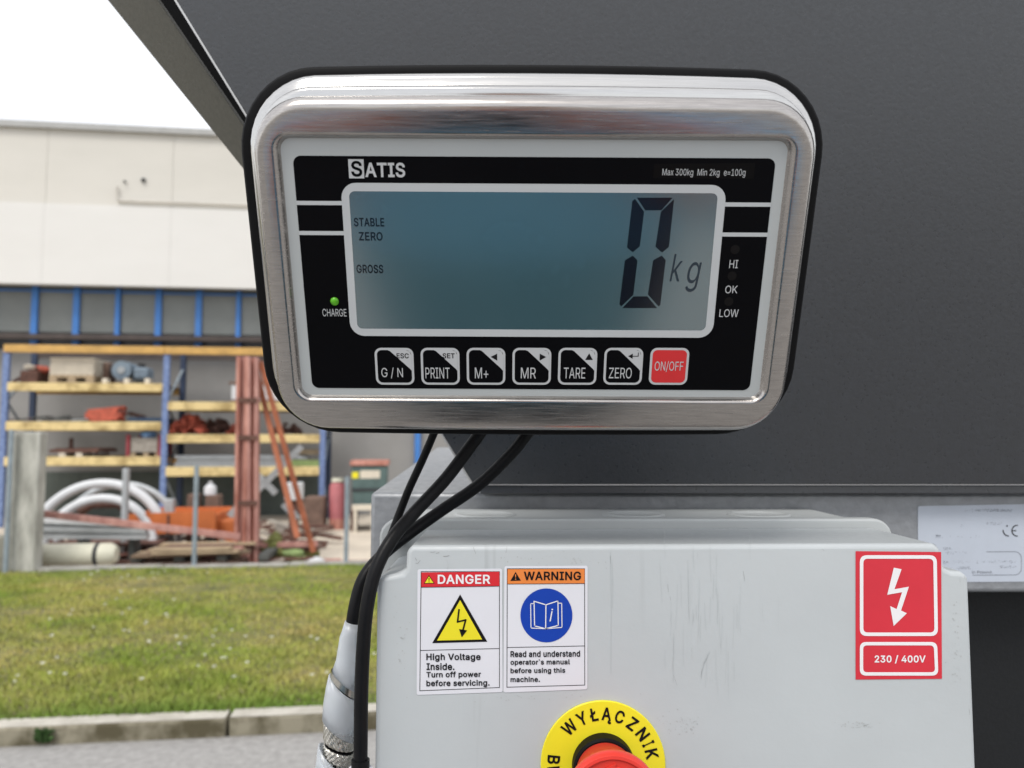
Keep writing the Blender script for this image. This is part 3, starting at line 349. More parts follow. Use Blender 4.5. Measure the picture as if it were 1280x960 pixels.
p|424|279,66 262,55 242,49 220,47 198,49 179,55 162,65 147,78 135,95 125,115 118,138 114,162 113,189 114,216 118,241 125,263 134,282 147,299 161,312 178,322 198,328 220,330 243,328 262,322 280,311 295,298 307,281 316,261 323,239 327,215 328,189 327,163 323,139 316,117 306,97 294,80;260,-6 288,3 313,16 336,34 355,57 370,84 381,116 388,151 390,189 388,227 381,261 370,293 354,320 335,342 313,361 287,374 259,382 229,384 207,383 188,379 171,373 137,346 118,319 112,319 112,379 53,379 53,-143 114,-143 114,59 118,59 138,31 173,4 189,-3 208,-7 229,-8|162,-14 183,-23 205,-28 229,-29 264,-27 296,-16 324,-2 351,19 372,45 389,75 401,111 409,148 411,189 409,230 401,267 389,302 371,332 350,357 325,379 295,394 263,403 229,405 204,404 182,399 161,392 133,370 133,400 32,400 32,-164 135,-164 135,7;153,106 145,123 138,143 135,164 134,189 135,214 138,236 145,255 152,271 163,285 174,295 186,303 202,307 220,309 239,307 253,303 268,294 279,284 289,271 296,253 303,234 306,213 307,189 306,165 303,144 296,125 288,108 278,94 266,83 253,74 238,70 220,68 202,70 188,74 174,82 163,92
r|259|119,269 126,284 135,296 146,306 159,315 174,321 190,324 207,326 230,324 243,322 243,384 229,384 213,385 191,383 171,377 152,367 137,354 124,339 115,321 112,321 112,379 53,379 53,0 114,0 114,237 115,254|227,303 264,298 264,405 230,405 213,406 187,404 163,397 140,384 133,378 133,400 32,400 32,-21 135,-21 135,236 136,251 139,262 144,273 151,282 159,290 169,296 180,301 193,303 207,305
s|364|101,87 94,107 36,94 41,73 50,54 62,38 76,24 93,12 112,3 133,-3 157,-7 182,-8 210,-7 236,-2 260,6 281,18 298,31 312,47 323,65 329,85 331,107 328,131 320,153 306,171 287,187 261,200 229,209 172,223 124,243 115,253 110,264 109,277 111,292 119,305 131,317 147,326 166,331 187,333 210,331 228,325 243,316 254,304 262,291 268,277 324,290 299,339 286,352 271,363 254,372 234,379 212,383 187,384 161,383 137,378 115,370 95,360 79,347 65,332 55,314 49,295 47,274 50,249 58,227 72,208 92,192 118,180 149,170 212,155 229,150 243,144 254,136 262,126 266,115 268,103 265,88 258,74 244,62 227,53 206,47 181,45 160,47 141,52 124,60 111,72|246,110 247,103 245,95 241,87 232,79 219,73 202,68 181,66 164,68 148,72 136,78 127,86 120,96 108,132 11,110 21,66 32,43 46,24 62,8 82,-6 105,-17 128,-24 155,-28 182,-29 212,-28 241,-22 269,-13 293,0 312,16 329,35 342,56 350,81 352,107 349,136 339,163 321,186 299,205 269,220 234,229 179,243 136,261 133,265 131,269 130,276 131,285 136,292 144,300 155,306 170,310 187,312 206,310 219,306 230,300 237,291 243,281 256,253 355,276 316,352 300,368 282,381 262,391 239,399 214,404 187,405 158,404 131,398 107,389 84,378 65,362 48,344 36,322 28,299 26,274 29,244 39,217 57,193 81,174 110,160 143,150 207,135 222,130 233,126 239,121 243,116
t|227|65,327 65,93 68,64 77,41 92,21 113,7 138,-1 168,-4 192,-3 213,2 202,54 185,51 170,50 156,51 144,55 136,61 130,70 127,83 126,98 126,327 204,327 204,379 126,379 126,471 65,471 65,379 6,379 6,327|195,-24 238,-14 218,78 182,72 170,71 160,72 154,74 150,78 148,86 147,99 147,306 225,306 225,400 147,400 147,492 44,492 44,400 -15,400 -15,306 44,306 44,92 47,59 58,31 77,6 104,-12 134,-22 167,-25
u|410|357,0 357,379 296,379 296,153 295,132 290,113 283,97 274,83 263,71 249,62 234,55 218,51 200,50 175,53 154,61 137,75 124,94 116,117 114,144 114,379 53,379 53,139 54,109 60,82 69,59 82,39 97,23 115,11 135,2 158,-3 182,-5 209,-3 234,5 257,17 277,35 294,60 298,70 298,0|249,87 239,80 227,75 215,72 201,71 180,74 165,79 153,89 143,104 137,121 135,145 135,400 32,400 32,139 33,106 40,76 50,49 65,26 83,7 105,-7 128,-18 155,-24 182,-26 213,-24 242,-14 269,0 277,7 277,-21 378,-21 378,400 275,400 275,153 274,135 270,120 264,107 257,96
v|389|195,59 187,87 165,155 84,379 17,379 163,0 226,0 371,379 305,379 224,155 203,87|99,400 -14,400 149,-21 240,-21 402,400 290,400 204,162 195,134 207,93 195,131 183,93 194,133 185,162
w|567|319,172 368,0 429,0 545,379 480,379 434,214 413,135 397,66 382,136 362,214 316,379 252,379 206,214 186,135 170,64 154,137 133,214 87,379 23,379 138,0 199,0 248,172 263,225 277,280 284,309 291,280 305,225|170,158 153,220 103,400 -5,400 122,-21 215,-21 268,166 283,220 271,275 284,222 297,275 284,221 299,166 352,-21 445,-21 573,400 464,400 414,220 398,159 382,219 332,400 236,400 186,219
x|378|147,306 100,379 29,379 155,195 21,0 91,0 148,85 189,155 200,136 231,85 287,0 358,0 224,192 352,379 282,379 233,306 202,253 191,233 179,253|5,378 129,195 -3,2 8,-21 102,-21 166,74 189,113 182,125 213,74 276,-21 371,-21 382,2 250,192 376,378 365,400 271,400 215,317 190,275 190,275 190,275 165,317 111,400 16,400
Ą|479|424,-148 459,-143 484,-133 466,-88 452,-94 435,-97 414,-90 407,-70 409,-57 414,-45 423,-34 463,0 276,509 201,509 16,0 85,0 135,142 344,142 395,0 361,-34 352,-50 347,-66 345,-82 347,-102 355,-118 368,-131 385,-141 404,-146;324,199 155,199 191,302 213,371 239,456 264,372 287,302|267,295 294,220 184,220 211,295 233,365 239,383 244,366;429,-63 432,-56 438,-49 488,-7 291,530 186,530 -14,-21 100,-21 150,121 329,121 371,5 344,-21 333,-42 326,-62 324,-82 326,-108 338,-130 355,-148 377,-161 400,-167 424,-169 464,-163 511,-145 478,-60 446,-74 437,-75 430,-73 429,-68
Ł|413|145,509 81,509 81,275 16,237 16,173 81,210 81,0 382,0 382,57 145,57 145,247 270,319 270,384 145,312|-5,249 -5,137 60,174 60,-21 403,-21 403,78 166,78 166,235 291,307 291,420 166,348 166,530 60,530 60,287
Ń|523|202,290 387,0 463,0 463,509 399,509 399,157 401,108 403,76 388,107 363,151 343,183 136,509 60,509 60,0 125,0 125,291 124,328 122,384 120,431 148,381 177,331;235,558 285,558 351,659 283,659|159,320 184,279 375,-21 484,-21 484,530 378,530 378,167 361,194 148,530 39,530 39,-21 146,-21 146,291 145,329 144,345 130,371 144,345 143,385 145,345;202,537 296,537 390,680 270,680
 |187||""".split("\n"):
    _c = _l[0]; _a, _r, _b = _l[2:].split('|')       # regular outline, then the bold one
    GLYPHS[_c] = (int(_a) / 1000, *[[[(int(q.split(',')[0]) / 1000, int(q.split(',')[1]) / 1000) for q in lp.split()] for lp in _x.split(';') if lp] for _x in (_r, _b)])
from mathutils.geometry import tessellate_polygon
def area(lp): return sum(lp[i - 1][0] * p[1] - p[0] * lp[i - 1][1] for i, p in enumerate(lp))
def inside(q, lp):
    c = False
    for i, p in enumerate(lp):
        r = lp[i - 1]
        if (p[1] > q[1]) != (r[1] > q[1]) and q[0] < (r[0] - p[0]) * (q[1] - p[1]) / (r[1] - p[1]) + p[0]: c = not c
    return c
def glyphs(sx, bold=0., shear=0.):
    k = (sx, bold, shear)
    if k not in TX:
        v, f, x = [], [], 0.
        for ch in sx:
            adv = GLYPHS[ch][0]; loops = GLYPHS[ch][2 if bold > .012 else 1]
            if loops:
                L_ = loops
                outer = [lp for lp in L_ if area(lp) > 0]; holes = [lp for lp in L_ if area(lp) <= 0]
                for lo in outer:      # each outline is filled with the holes that lie inside it
                    grp = [lo] + [h for h in holes if inside(h[0], lo)]; k0 = len(v)
                    for lp in grp: v += [(x + a + shear * b, b) for a, b in lp]
                    f += [tuple(q + k0 for q in t) for t in tessellate_polygon([[Vector((a, b, 0)) for a, b in lp] for lp in grp])]
            x += adv + (.03 if bold > .012 else 0)
        xs = [q[0] for q in v]; ys = [q[1] for q in v]
        TX[k] = ([((a - min(xs)) / (max(xs) - min(xs)), (b - min(ys)) / (max(ys) - min(ys))) for a, b in v], f)
    return TX[k]
def text(mb, sx, x0, y0, x1, y1, pm, bold=.02, shear=0., slope=0.):
    v, f = glyphs(sx, bold, shear)
    mb.add([pm(x0 + a * (x1 - x0), y0 + b * (y1 - y0) + slope * a * (x1 - x0)) for a, b in v], f)
def pl(mb, pts, pm): mb.poly([pm(*p) for p in pts])
def stroke(mb, pts, w_, pm, closed=False):
    n = len(pts)
    for i in range(n if closed else n - 1):
        a = Vector(pts[i]); b = Vector(pts[(i + 1) % n]); d = (b - a).normalized() * w_ / 2; nn = Vector((-d.y, d.x))
        mb.poly([pm(*(a - d * .9 - nn)), pm(*(b + d * .9 - nn)), pm(*(b + d * .9 + nn)), pm(*(a - d * .9 + nn))])
def ring(mb, outer, inner, pm):
    n = len(outer); mb.add([pm(*p) for p in outer] + [pm(*p) for p in inner], [(i, (i + 1) % n, n + (i + 1) % n, n + i) for i in range(n)])
def circ(cx, cy, r, n=40): return [(cx + r * math.cos(2 * math.pi * k / n), cy + r * math.sin(2 * math.pi * k / n)) for k in range(n)]

# ================================================================== SETTING
def sheet(name, m, x0, x1, y0, y1, z, fr=BG):
    o = MB().add([(x0, y0, z), (x1, y0, z), (x1, y1, z), (x0, y1, z)], [(0, 1, 2, 3)]).build(name, m, fr=fr, loc=((x0 + x1) / 2, y0, z))
    return tag(o, kind='structure')
DK0, DK1, DL, DW = 3.69, 3.795, 7.92, 14.96        # kerb front, kerb back, lawn's far edge, warehouse wall
ZR, ZK, ZY = .088, .174, .0       # road, kerb top and lawn, yard floor
sheet('ground', 'asphalt', -150, 150, -150, 300, -.20)
sheet('road', 'asphalt', -30, 30, -20, DK0, ZR)
sheet('lawn_soil', 'soil', -30, 12, DK1, DL, ZK - .012)
sheet('yard_floor', 'yard_concrete', -30, 30, DL + .1, DW + .3, ZY)

# kerb: separate stones with open joints
kerb = thing('kerb', 'low concrete kerb between the asphalt and the grass verge', 'kerb', (0, DK0, 0), BG)
xj = at(284, 905, DK0, BG).x
for i in range(-6, 5):
    x0 = xj + i * 1.0 + .006; x1 = xj + (i + 1) * 1.0 - .006; dz = random.uniform(-.004, .004)
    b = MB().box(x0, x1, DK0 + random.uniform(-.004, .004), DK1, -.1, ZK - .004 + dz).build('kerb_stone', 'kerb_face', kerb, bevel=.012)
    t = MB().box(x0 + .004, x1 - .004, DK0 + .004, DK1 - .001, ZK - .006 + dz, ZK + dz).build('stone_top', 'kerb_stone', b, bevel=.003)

# grass: many blades, one object
def grass():
    n = 170000
    u0, u1 = -5.6, 1.8
    x = rng.uniform(u0, u1, n); y = DK1 + (DL - DK1) * rng.uniform(0, 1, n) ** 1.25
    g = np.sin(x * 1.3 + 4 * np.sin(y * .9)) * .5 + np.sin(x * 2.1 + 1.3 * np.sin(y * 1.7)) * np.cos(y * 2.6 + x) + .6 * np.sin(x * 6.3 + y * 4.1) * np.sin(y * 7.7 - x * 3)
    edge = np.exp(-(y - DK1) / .22) + .7 * np.exp(-(DL - y) / .15)
    h = (.014 + .012 * rng.random(n)) * (1 + .4 * g) + .035 * edge * rng.random(n) * (.5 + .5 * np.sin(x * 4.3 + np.sin(x * 11)))
    y = y - .02 * edge * rng.random(n)
    h = np.clip(h, .008, .08); wd = .0035 + .003 * rng.random(n)
    a = rng.uniform(0, 2 * np.pi, n); lean = h * rng.uniform(.2, 1.0, n); la = rng.uniform(0, 2 * np.pi, n)
    z0 = ZK - .014
    V = np.empty((n, 3, 3)); V[:, 0] = np.stack([x - wd * np.cos(a), y - wd * np.sin(a), np.full(n, z0)], 1)
    V[:, 1] = np.stack([x + wd * np.cos(a), y + wd * np.sin(a), np.full(n, z0)], 1)
    V[:, 2] = np.stack([x + lean * np.cos(la), y + lean * np.sin(la), z0 + h], 1)
    me = bpy.data.meshes.new('grass'); me.vertices.add(3 * n); me.vertices.foreach_set('co', V.reshape(-1))
    me.loops.add(3 * n); me.loops.foreach_set('vertex_index', np.arange(3 * n)); me.polygons.add(n)
    me.polygons.foreach_set('loop_start', np.arange(0, 3 * n, 3)); me.update(calc_edges=True)
    def blot(fx, fy, ph): return np.sin(x * fx + ph + 1.7 * np.sin(y * fy * .6 + ph)) * np.cos(y * fy + 1.9 * np.sin(x * fx * .53 + 2 * ph))
    big = .5 + .28 * blot(2.2, 2.9, .4) + .22 * blot(5.1, 6.3, 1.9) + .16 * blot(11, 13, 3.1)
    dry = np.clip(big + rng.normal(0, .13, n), 0, 1) * (1 - .75 * np.exp(-(y - DK1) / .2))
    lush = np.clip(.5 + .5 * blot(3.3, 4.1, 5.) + .4 * blot(8.7, 9.1, 2.) + rng.normal(0, .15, n), 0, 1)
    c0 = np.array([.13, .24, .025]); c1 = np.array([.50, .42, .15]); c2 = np.array([.32, .39, .06]); c3 = np.array([.20, .22, .06])
    col = c2 + (c1 - c2) * dry[:, None]; col = col + (c0 - col) * (.55 * lush * (1 - dry))[:, None]
    deep = np.clip(blot(6.1, 7.7, 7.) - .45, 0, 1)[:, None]; col = col + (c3 - col) * deep
    e_ = np.clip(edge, 0, 1)[:, None] * .7; col = col + (np.array([.12, .22, .04]) - col) * e_
    col *= rng.uniform(.9, 1.12, (n, 1))
    at_ = me.color_attributes.new('blade', 'FLOAT_COLOR', 'POINT'); cc = np.ones((3 * n, 4)); cc[:, :3] = np.repeat(col, 3, 0)
    at_.data.foreach_set('color', cc.reshape(-1))
    m = bpy.data.materials.new('grass'); m.use_nodes = True; t = m.node_tree; b = t.nodes['Principled BSDF']
    an = t.nodes.new('ShaderNodeAttribute'); an.attribute_name = 'blade'; t.links.new(an.outputs['Color'], b.inputs['Base Color'])
    b.inputs['Roughness'].default_value = .7; b.inputs['Specular IOR Level'].default_value = .2
    b.inputs['Subsurface Weight'].default_value = 0
    me.materials.append(m); o = bpy.data.objects.new('grass', me); COL.objects.link(o); o.matrix_world = BG
    tag(o, 'mown grass verge with dry patches behind the kerb', 'grass', kind='stuff')
grass()
fl = MB()
for _ in range(300):
    u = rng.uniform(-5, .6); d = rng.uniform(DK1 + .3, DL - .2)
    if math.sin(u * 2.3 + d) + math.sin(d * 1.7) * .7 < rng.uniform(-.6, 1.3): continue
    z = ZK + .03 + .012 * random.random(); r = rng.uniform(.007, .013)
    for k in range(3):
        a = k * 2.1 + random.random(); fl.add([(u, d, z), (u + r * math.cos(a), d + r * math.sin(a), z + .006), (u + r * math.cos(a + 1.1), d + r * math.sin(a + 1.1), z + .006), (u + .5 * r * math.cos(a + .5), d + .5 * r * math.sin(a + .5), z + .011)], [(0, 1, 3), (0, 3, 2), (1, 2, 3)])
tag(fl.build('clover_flowers', 'petal', fr=BG, fixn=False), 'small white flowers scattered over the grass verge', 'flowers', kind='stuff')

def weed(px, py, d, h, n, label):
    p = at(px, py, d, BG); mb = MB(); rn = random.Random(int(px))
    for i in range(n):
        a = rn.uniform(0, 6.28); e = rn.uniform(.3, 1.3); L_ = h * rn.uniform(.5, 1); b = Vector((p.x + rn.uniform(-.02, .02), d - abs(rn.uniform(0, .015)), p.z + rn.uniform(0, h * .45)))
        t = b + Vector((math.cos(a) * math.cos(e), -abs(math.sin(a)) * math.cos(e) * .6, math.sin(e))) * L_ * .6; s_ = Vector((-math.sin(a), math.cos(a), .2)) * L_ * .14; m_ = (b + t) / 2
        mb.add([b, m_ + s_, t, m_ - s_], [(0, 1, 2), (0, 2, 3)])
    tag(mb.build('weed', 'leaf', fr=BG, fixn=False), label, 'weed')
weed(54, 929, DK0 - .004, .085, 110, 'dark green weed growing at the foot of the kerb')

# concrete edging, post and low wall along the far side of the verge
edging = thing('edging', 'pale concrete edging strip between the grass and the storage yard', 'edging', (-2, DL, 0), BG)
for i in range(-7, 4):
    MB().box(i * 1.2 + .005, (i + 1) * 1.2 - .005, DL, DL + .16, ZY - .1, ZK + .012 + random.uniform(-.004, .004)).build('edging_stone', 'edge_concrete', edging, bevel=.008)
a = at(21, 712, DL - .02, BG); b = at(57.5, 540, DL - .02, BG); a2 = at(8, 540, DL - .02, BG)
cp = thing('concrete_post', 'weathered square concrete gate post rising from the grass at far left', 'post', (b.x - .15, DL + .1, 0), BG)
MB().box(a2.x + .075, b.x - .05, DL - .03, DL + .14, 0, b.z).build('shaft', 'post_concrete', cp, bevel=.012)
MB().box(a2.x + .0, a2.x + .073, DL + .05, DL + .22, 0, b.z - .02).build('rebate', 'post_concrete', cp, bevel=.008)
p = at(15, 545, DL - .08, BG)
tag(MB().tube([(p.x, DL - .09, 0), (p.x, DL - .09, b.z + .5 * 0 + .02)], .022).build('fence_pole', 'galv_blue', fr=BG, smooth=True, ang=40), 'grey-blue steel pole standing against the concrete post', 'pole')
p = at(21, 670, DL, BG)
lw = thing('low_wall', 'short weathered concrete wall running left from the concrete post', 'wall', (p.x - 2, DL, 0), BG)
for i in range(4):
    MB().box(p.x - 1.2 * (i + 1) + .004, p.x - 1.2 * i - .004, DL - .01, DL + .17, 0, p.z + .0).build('wall_block', 'low_wall', lw, bevel=.01)
for px, top, lab in ((246, 582, 'thin galvanised fence pole in front of the orange skip'), (434, 596, 'thin galvanised fence pole in front of the green bin')):
    q = at(px, top, DL + .08, BG)
    tag(MB().tube([(q.x, DL + .08, ZK), (q.x, DL + .08, q.z)], .022).build('fence_pole', 'galv_blue', fr=BG, smooth=True, ang=40), lab, 'pole', 'thin poles along the yard edging')

# ================================================================== WAREHOUSE
U = lambda px, py, d: at(px, py, d, BG)
wh = thing('warehouse', 'long white warehouse with a dark glazed strip under its fascia', 'warehouse', (-4, DW, ZY), BG)
DF = 14.45
zt = U(150, 165, DF).z; zb = U(150, 357, DF).z; zm = U(150, 257.5, DF).z; zm2 = U(150, 261, DF).z
MB().box(-26, 16, DW, DW + .25, ZY - .1, zb + .3).build('wall', 'plaster', wh)
MB().box(-26, 16, DF + .2, DW + 9, zb + .32, zt - .05).build('upper_wall', 'facade_joint', wh)
MB().box(-26, 16, DF - .06, DW + 9, zt, zt + .11).build('coping', 'coping', wh)
x58 = U(58, 200, DF).x; wpan = U(216, 200, DF).x - x58
for i in range(-7, 7):
    x0 = x58 + i * wpan + .003; x1 = x58 + (i + 1) * wpan - .003
    MB().box(x0, x1, DF + .03, DF + .2, zm2 + .0, zt).build('upper_panel', 'facade_upper', wh)
    MB().box(x0 - .0015, x1 + .0015, DF, DF + .2, zb, zm).build('lower_panel', 'facade', wh)
q0 = U(147, 233, DF); q1 = U(147, 251, DF)
MB().tube([(q0.x, DF - .02, q0.z), (q1.x, DF - .02, q1.z), (q1.x + 6, DF - .02, q1.z)], .022, 8).build('conduit', 'facade_joint', wh, smooth=True, ang=40)
for px, py, r in ((156, 227, .02), (179, 225, .035)):
    q = U(px, py, DF); MB().blob((q.x, DF, q.z), (r, .05, r * 1.1), int(px), 2).build('wall_lamp', 'dark_gap', wh, smooth=True)
# glazed strip
zg0 = U(150, 420, DW).z; zg1 = zb + .15
pxs = [43, 96, 147, 197, 247, 298]; us = [U(x, 390, DW - .1).x for x in pxs]; st = (us[-1] - us[0]) / 5
allu = [us[0] + st * k for k in range(-16, 14)]
for k, u in enumerate(allu):
    MB().box(u + .05, u + st - .05, DW - .06, DW - .03, zg0 + .05, zg1 - .02).build('window_pane', 'pane_grey', wh)
    wmb = MB().box(u - .052 if k % 3 else u - .04, u + .052 if k % 3 else u + .04, DW - .12, DW - .001, zg0 - .18, zg1).build('mullion', 'blue_frame', wh)
MB().box(-24, 16, DW - .10, DW - .02, zg1 - .06 - .15, zg1 - .03 - .15).build('top_rail', 'blue_frame', wh)
z1 = U(150, 419, DW - .3).z; z2 = U(150, 425, DW - .3).z
MB().box(-24, 16, DW - .34, DW - .14, z2, z1).build('lintel', 'brown_beam', wh)
MB().box(-24, 16, DW - .02, DW + .01, z2 - .16, z2 + .02).build('lintel_gap', 'dark_gap', wh)
# dark sheet added for the shade behind the lowest rack bays
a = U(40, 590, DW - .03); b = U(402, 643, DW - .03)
MB().box(a.x, b.x, DW - .035, DW - .003, ZY, a.z).build('rack_shade', 'rack_shade', wh)
q = U(522, 560, DW - .07)
MB().tube([(q.x, DW - .07, ZY), (q.x, DW - .07, zg0 - .1)], .06, 10).build('downpipe', 'blue_frame', wh, smooth=True, ang=40)

# ================================================================== PALLET RACK
D0, D1 = 13.4, 14.4
rack = thing('pallet_rack', 'two bay pallet rack with blue uprights and yellow beams against the warehouse', 'rack', (U(105, 600, D0).x, D0, ZY), BG)
ux = [U(5, 500, D0).x, U(206.5, 500, D0).x, U(404, 500, D0).x]
ztop = U(100, 431, D0).z
for i, u in enumerate(ux):
    MB().box(u - .045, u + .045, D0, D0 + .08, ZY, ztop - .05).build('front_upright', 'rack_blue', rack)
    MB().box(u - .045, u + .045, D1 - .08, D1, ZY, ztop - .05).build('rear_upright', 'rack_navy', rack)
    z = ZY + .2; k = 0
    while z < ztop - .8:
        MB().bar((u, D0 + .08, z + (0 if k % 2 else .6)), (u, D1 - .08, z + (.6 if k % 2 else 0)), .03, .03, (1, 0, 0)).build('brace', 'galv_blue', rack); z += .6; k += 1
def level(i, ya, yb, xm, m='rack_yellow'):
    za = U(xm, yb, D0 - .05).z; zb_ = U(xm, ya, D0 - .05).z
    x0, x1 = ux[i] + .045, ux[i + 1] - .045
    MB().box(x0, x1, D0 - .02, D0 + .03, za, zb_).build('beam', m, rack, bevel=.008)
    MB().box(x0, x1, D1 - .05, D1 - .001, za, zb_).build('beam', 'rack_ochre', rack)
    nb = 9
    for k in range(nb):
        a_ = x0 + (x1 - x0) * k / nb; MB().box(a_ + .01, a_ + (x1 - x0) / nb - .01, D0 + .032, D1 - .052, zb_ - .03, zb_ - .004).build('deck_board', 'deck_wood', rack)
    return zb_
for i, xm in ((0, 105), (1, 305)):
    za = U(105, 441, D0 - .05).z; zb_ = U(105, 431.5, D0 - .05).z
    MB().box(ux[i] - .03, ux[i + 1] + (-.034 if i == 0 else .03), D0 - .03, D0 + .03, za, zb_).build('top_beam', 'rack_ochre', rack, bevel=.008)
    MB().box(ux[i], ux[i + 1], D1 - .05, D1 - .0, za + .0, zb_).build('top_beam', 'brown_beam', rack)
L1 = level(0, 478.5, 489, 105); L2 = level(0, 527, 538, 105); L3 = level(0, 571, 582, 130)
R1 = level(1, 502.5, 513, 305); R2 = level(1, 543, 553.5, 305); R3 = level(1, 583.5, 595, 305)

def solo(mb, name, m, label, cat, group=None, **k):
    o = mb.build(name, m, fr=BG, **k); return tag(o, label, cat, group)
def pb(x0, y0, x1, y1, d, dep, zbot=None):
    a = U(x0, y1, d); b = U(x1, y0, d); return (a.x, b.x, d, d + dep, a.z if zbot is None else zbot, b.z)
def pallet(x0, x1, y0, y1, z, label, group='wooden pallets in the yard', mname='wood'):
    t = thing('pallet', label, 'pallet', ((x0 + x1) / 2, y0, z), BG, group)
    n = 7
    for k in range(n):
        a_ = x0 + (x1 - x0) * k / n; MB().box(a_ + .008, a_ + (x1 - x0) / n - .008, y0, y1, z + .115, z + .14).build('deck_board', mname, t)
    for k in range(3):
        yy = y0 + (y1 - y0 - .1) * k / 2
        MB().box(x0, x1, yy, yy + .1, z + .0, z + .02).build('bottom_board', mname, t)
        MB().box(x0, x1, yy, yy + .1, z + .094, z + .114).build('stringer', mname, t)
        for j in range(3):
            xx = x0 + (x1 - x0 - .12) * j / 2; MB().box(xx, xx + .12, yy + .002, yy + .098, z + .021, z + .093).build('block', mname, t)
    return t
def heap(x0, y0, x1, y1, d, z, n, m, name, label, cat, seed=1, part='lump'):
    a = U(x0, y1, d); b = U(x1, y0, d); t = thing(name, label, cat, ((a.x + b.x) / 2, d, z), BG); rn = random.Random(seed); W_ = b.x - a.x; H_ = b.z - z
    mb = MB()
    for k in range(n * 4):
        f = rn.random(); hh = H_ * (1 - (2 * f - 1) ** 2) ** .5; r = rn.uniform(.03, .065) * min(1, H_ * 3)
        mb.blob((a.x + W_ * f, d + rn.uniform(.05, .5), z + r * .6 + rn.random() * max(0, hh - r * 1.4)), (r, r, r * .8), rn.random() * 99, 1)
    mb.build(part, m, t, smooth=False)
    return t
# --- shelf one (left bay, top)
t = thing('scrap_crate', 'rusty open metal crate at the left end of the top shelf', 'crate', (U(36, 478, 13.6).x, 13.6, L1), BG)
b = pb(24, 461, 47, 478, 13.55, .6, L1)
MB().box(b[0], b[1], b[2], b[3], L1, b[5] - .03).build('crate_body', 'rust', t, bevel=.02); MB().bar((b[0] - .12, 13.6, L1 + .02), (b[0] + .25, 13.6, b[5] + .02), .04, .04).build('rod', 'rust', t)
MB().blob((b[1] - .05, 13.8, b[5]), (.16, .12, .07), 3).build('scrap', 'chain_red', t); MB().blob((b[1] - .2, 13.75, b[5] + .04), (.09, .1, .05), 5).build('lump', 'white_sheet', t)
bb = pb(61, 447, 118, 473.5, 13.5, .8)
pallet(bb[0], bb[1], 13.5, 14.3, L1, 'wooden pallet on the top shelf under the white sheet stack', 'pallets on the rack')
t = thing('sheet_stack', 'tall whitish stack of boards on the pallet of the top shelf', 'stack', (bb[0], 13.5, L1 + .14), BG)
nz = 9
for k in range(nz):
    zz = L1 + .142 + (bb[5] - L1 - .142) * k / nz; MB().box(bb[0] + random.uniform(0, .012), bb[1] - random.uniform(0, .015), 13.51 + random.uniform(0, .01), 14.28, zz, zz + (bb[5] - L1 - .142) / nz - .006).build('sheet', 'white_sheet', t)
solo(MB().box(*pb(119, 453, 136, 478, 13.9, .35, L1)), 'cardboard_box', 'wood_dark', 'brown box in the shadow right of the white stack', 'box', bevel=.02)
q = U(153, 463, 13.8)
t = thing('grey_drum', 'blue-grey round drum lying on the top shelf', 'drum', (q.x, 13.8, L1), BG)
MB().tube([(q.x, 13.75, q.z), (q.x, 14.2, q.z)], .155, 20).build('body', 'slate_blue', t, smooth=True, ang=40); MB().tube([(q.x, 13.73, q.z), (q.x, 13.749, q.z)], .06, 12).build('hub', 'galv', t, smooth=True, ang=40)
MB().box(q.x - .15, q.x + .15, 13.8, 14.1, L1, L1 + .05).build('cradle', 'wood_dark', t)
t = thing('motor', 'small blue-grey motor beside the round drum on the top shelf', 'motor', (U(174, 478, 13.7).x, 13.7, L1), BG)
b = pb(166, 459, 185, 474, 13.7, .35); MB().box(*b).build('housing', 'slate_blue', t, bevel=.04); MB().box(b[0] + .03, b[1] - .03, 13.72, 14.0, L1, b[4] - .002).build('foot', 'scrap_dark', t)
MB().box(b[0] + .06, b[1] - .1, 13.75, 13.9, b[5] + .001, b[5] + .07).build('terminal_box', 'dark_gap', t, bevel=.01)
for px, lab in ((131, 'left'), (158, 'middle'), (184, 'right')):
    z_ = U(px, 473, 13.42); solo(MB().box(z_.x - .04, z_.x + .04, 13.41, 13.55, L1, z_.z), 'wood_block', 'white_sheet', 'small pale wood block on the front edge of the top shelf, %s of three' % lab, 'block', 'pale wood blocks on the top shelf', bevel=.006)
# --- shelf two
t = thing('scrap_sheets', 'dark bent metal offcuts strewn along the left of the second shelf', 'scrap', (U(55, 526, 13.6).x, 13.6, L2), BG)
for k in range(12):
    a = U(12 + k * 8, 520 - random.uniform(0, 5), 13.5 + random.random() * .4); y_ = 13.5 + random.random() * .5
    MB().bar((a.x, y_, L2 + .02 + .01 * k % .05), (a.x + random.uniform(.2, .4), y_ + random.uniform(-.1, .2), L2 + random.uniform(.04, .12)), .12, .02).build('offcut', random.choice(['scrap_dark', 'scrap_dark', 'galv', 'rust']), t)
t = thing('red_bundle', 'orange-red bundle of short bars on the second shelf', 'bundle', (U(130, 526, 13.6).x, 13.6, L2), BG)
a = U(108, 517, 13.6); b = U(157, 514, 13.6)
for k in range(16):
    yy = 13.5 + (k % 4) * .07; zz = L2 + .04 + (k // 4) * .052
    MB().bar((a.x + random.uniform(0, .12), yy, zz - .02), (b.x - random.uniform(0, .12), yy + random.uniform(-.04, .04), zz + random.uniform(0, .05)), .06, .05).build('bar', 'chain_red', t)
a = U(157, 512, 13.6); b = U(178, 517, 13.6); solo(MB().tube([(a.x, 13.75, L2 + .15), (b.x, 13.75, L2 + .08), (b.x - .05, 13.8, L2 + .01)], .03, 8), 'shaft', 'rust', 'dark rusty shaft poking from the red bundle', 'shaft', smooth=True)
solo(MB().box(*pb(160, 522, 203, 526.5, 13.55, .7, L2)), 'metal_sheet', 'sheet_navy', 'dark blue flat sheet at the right of the second shelf', 'sheet')
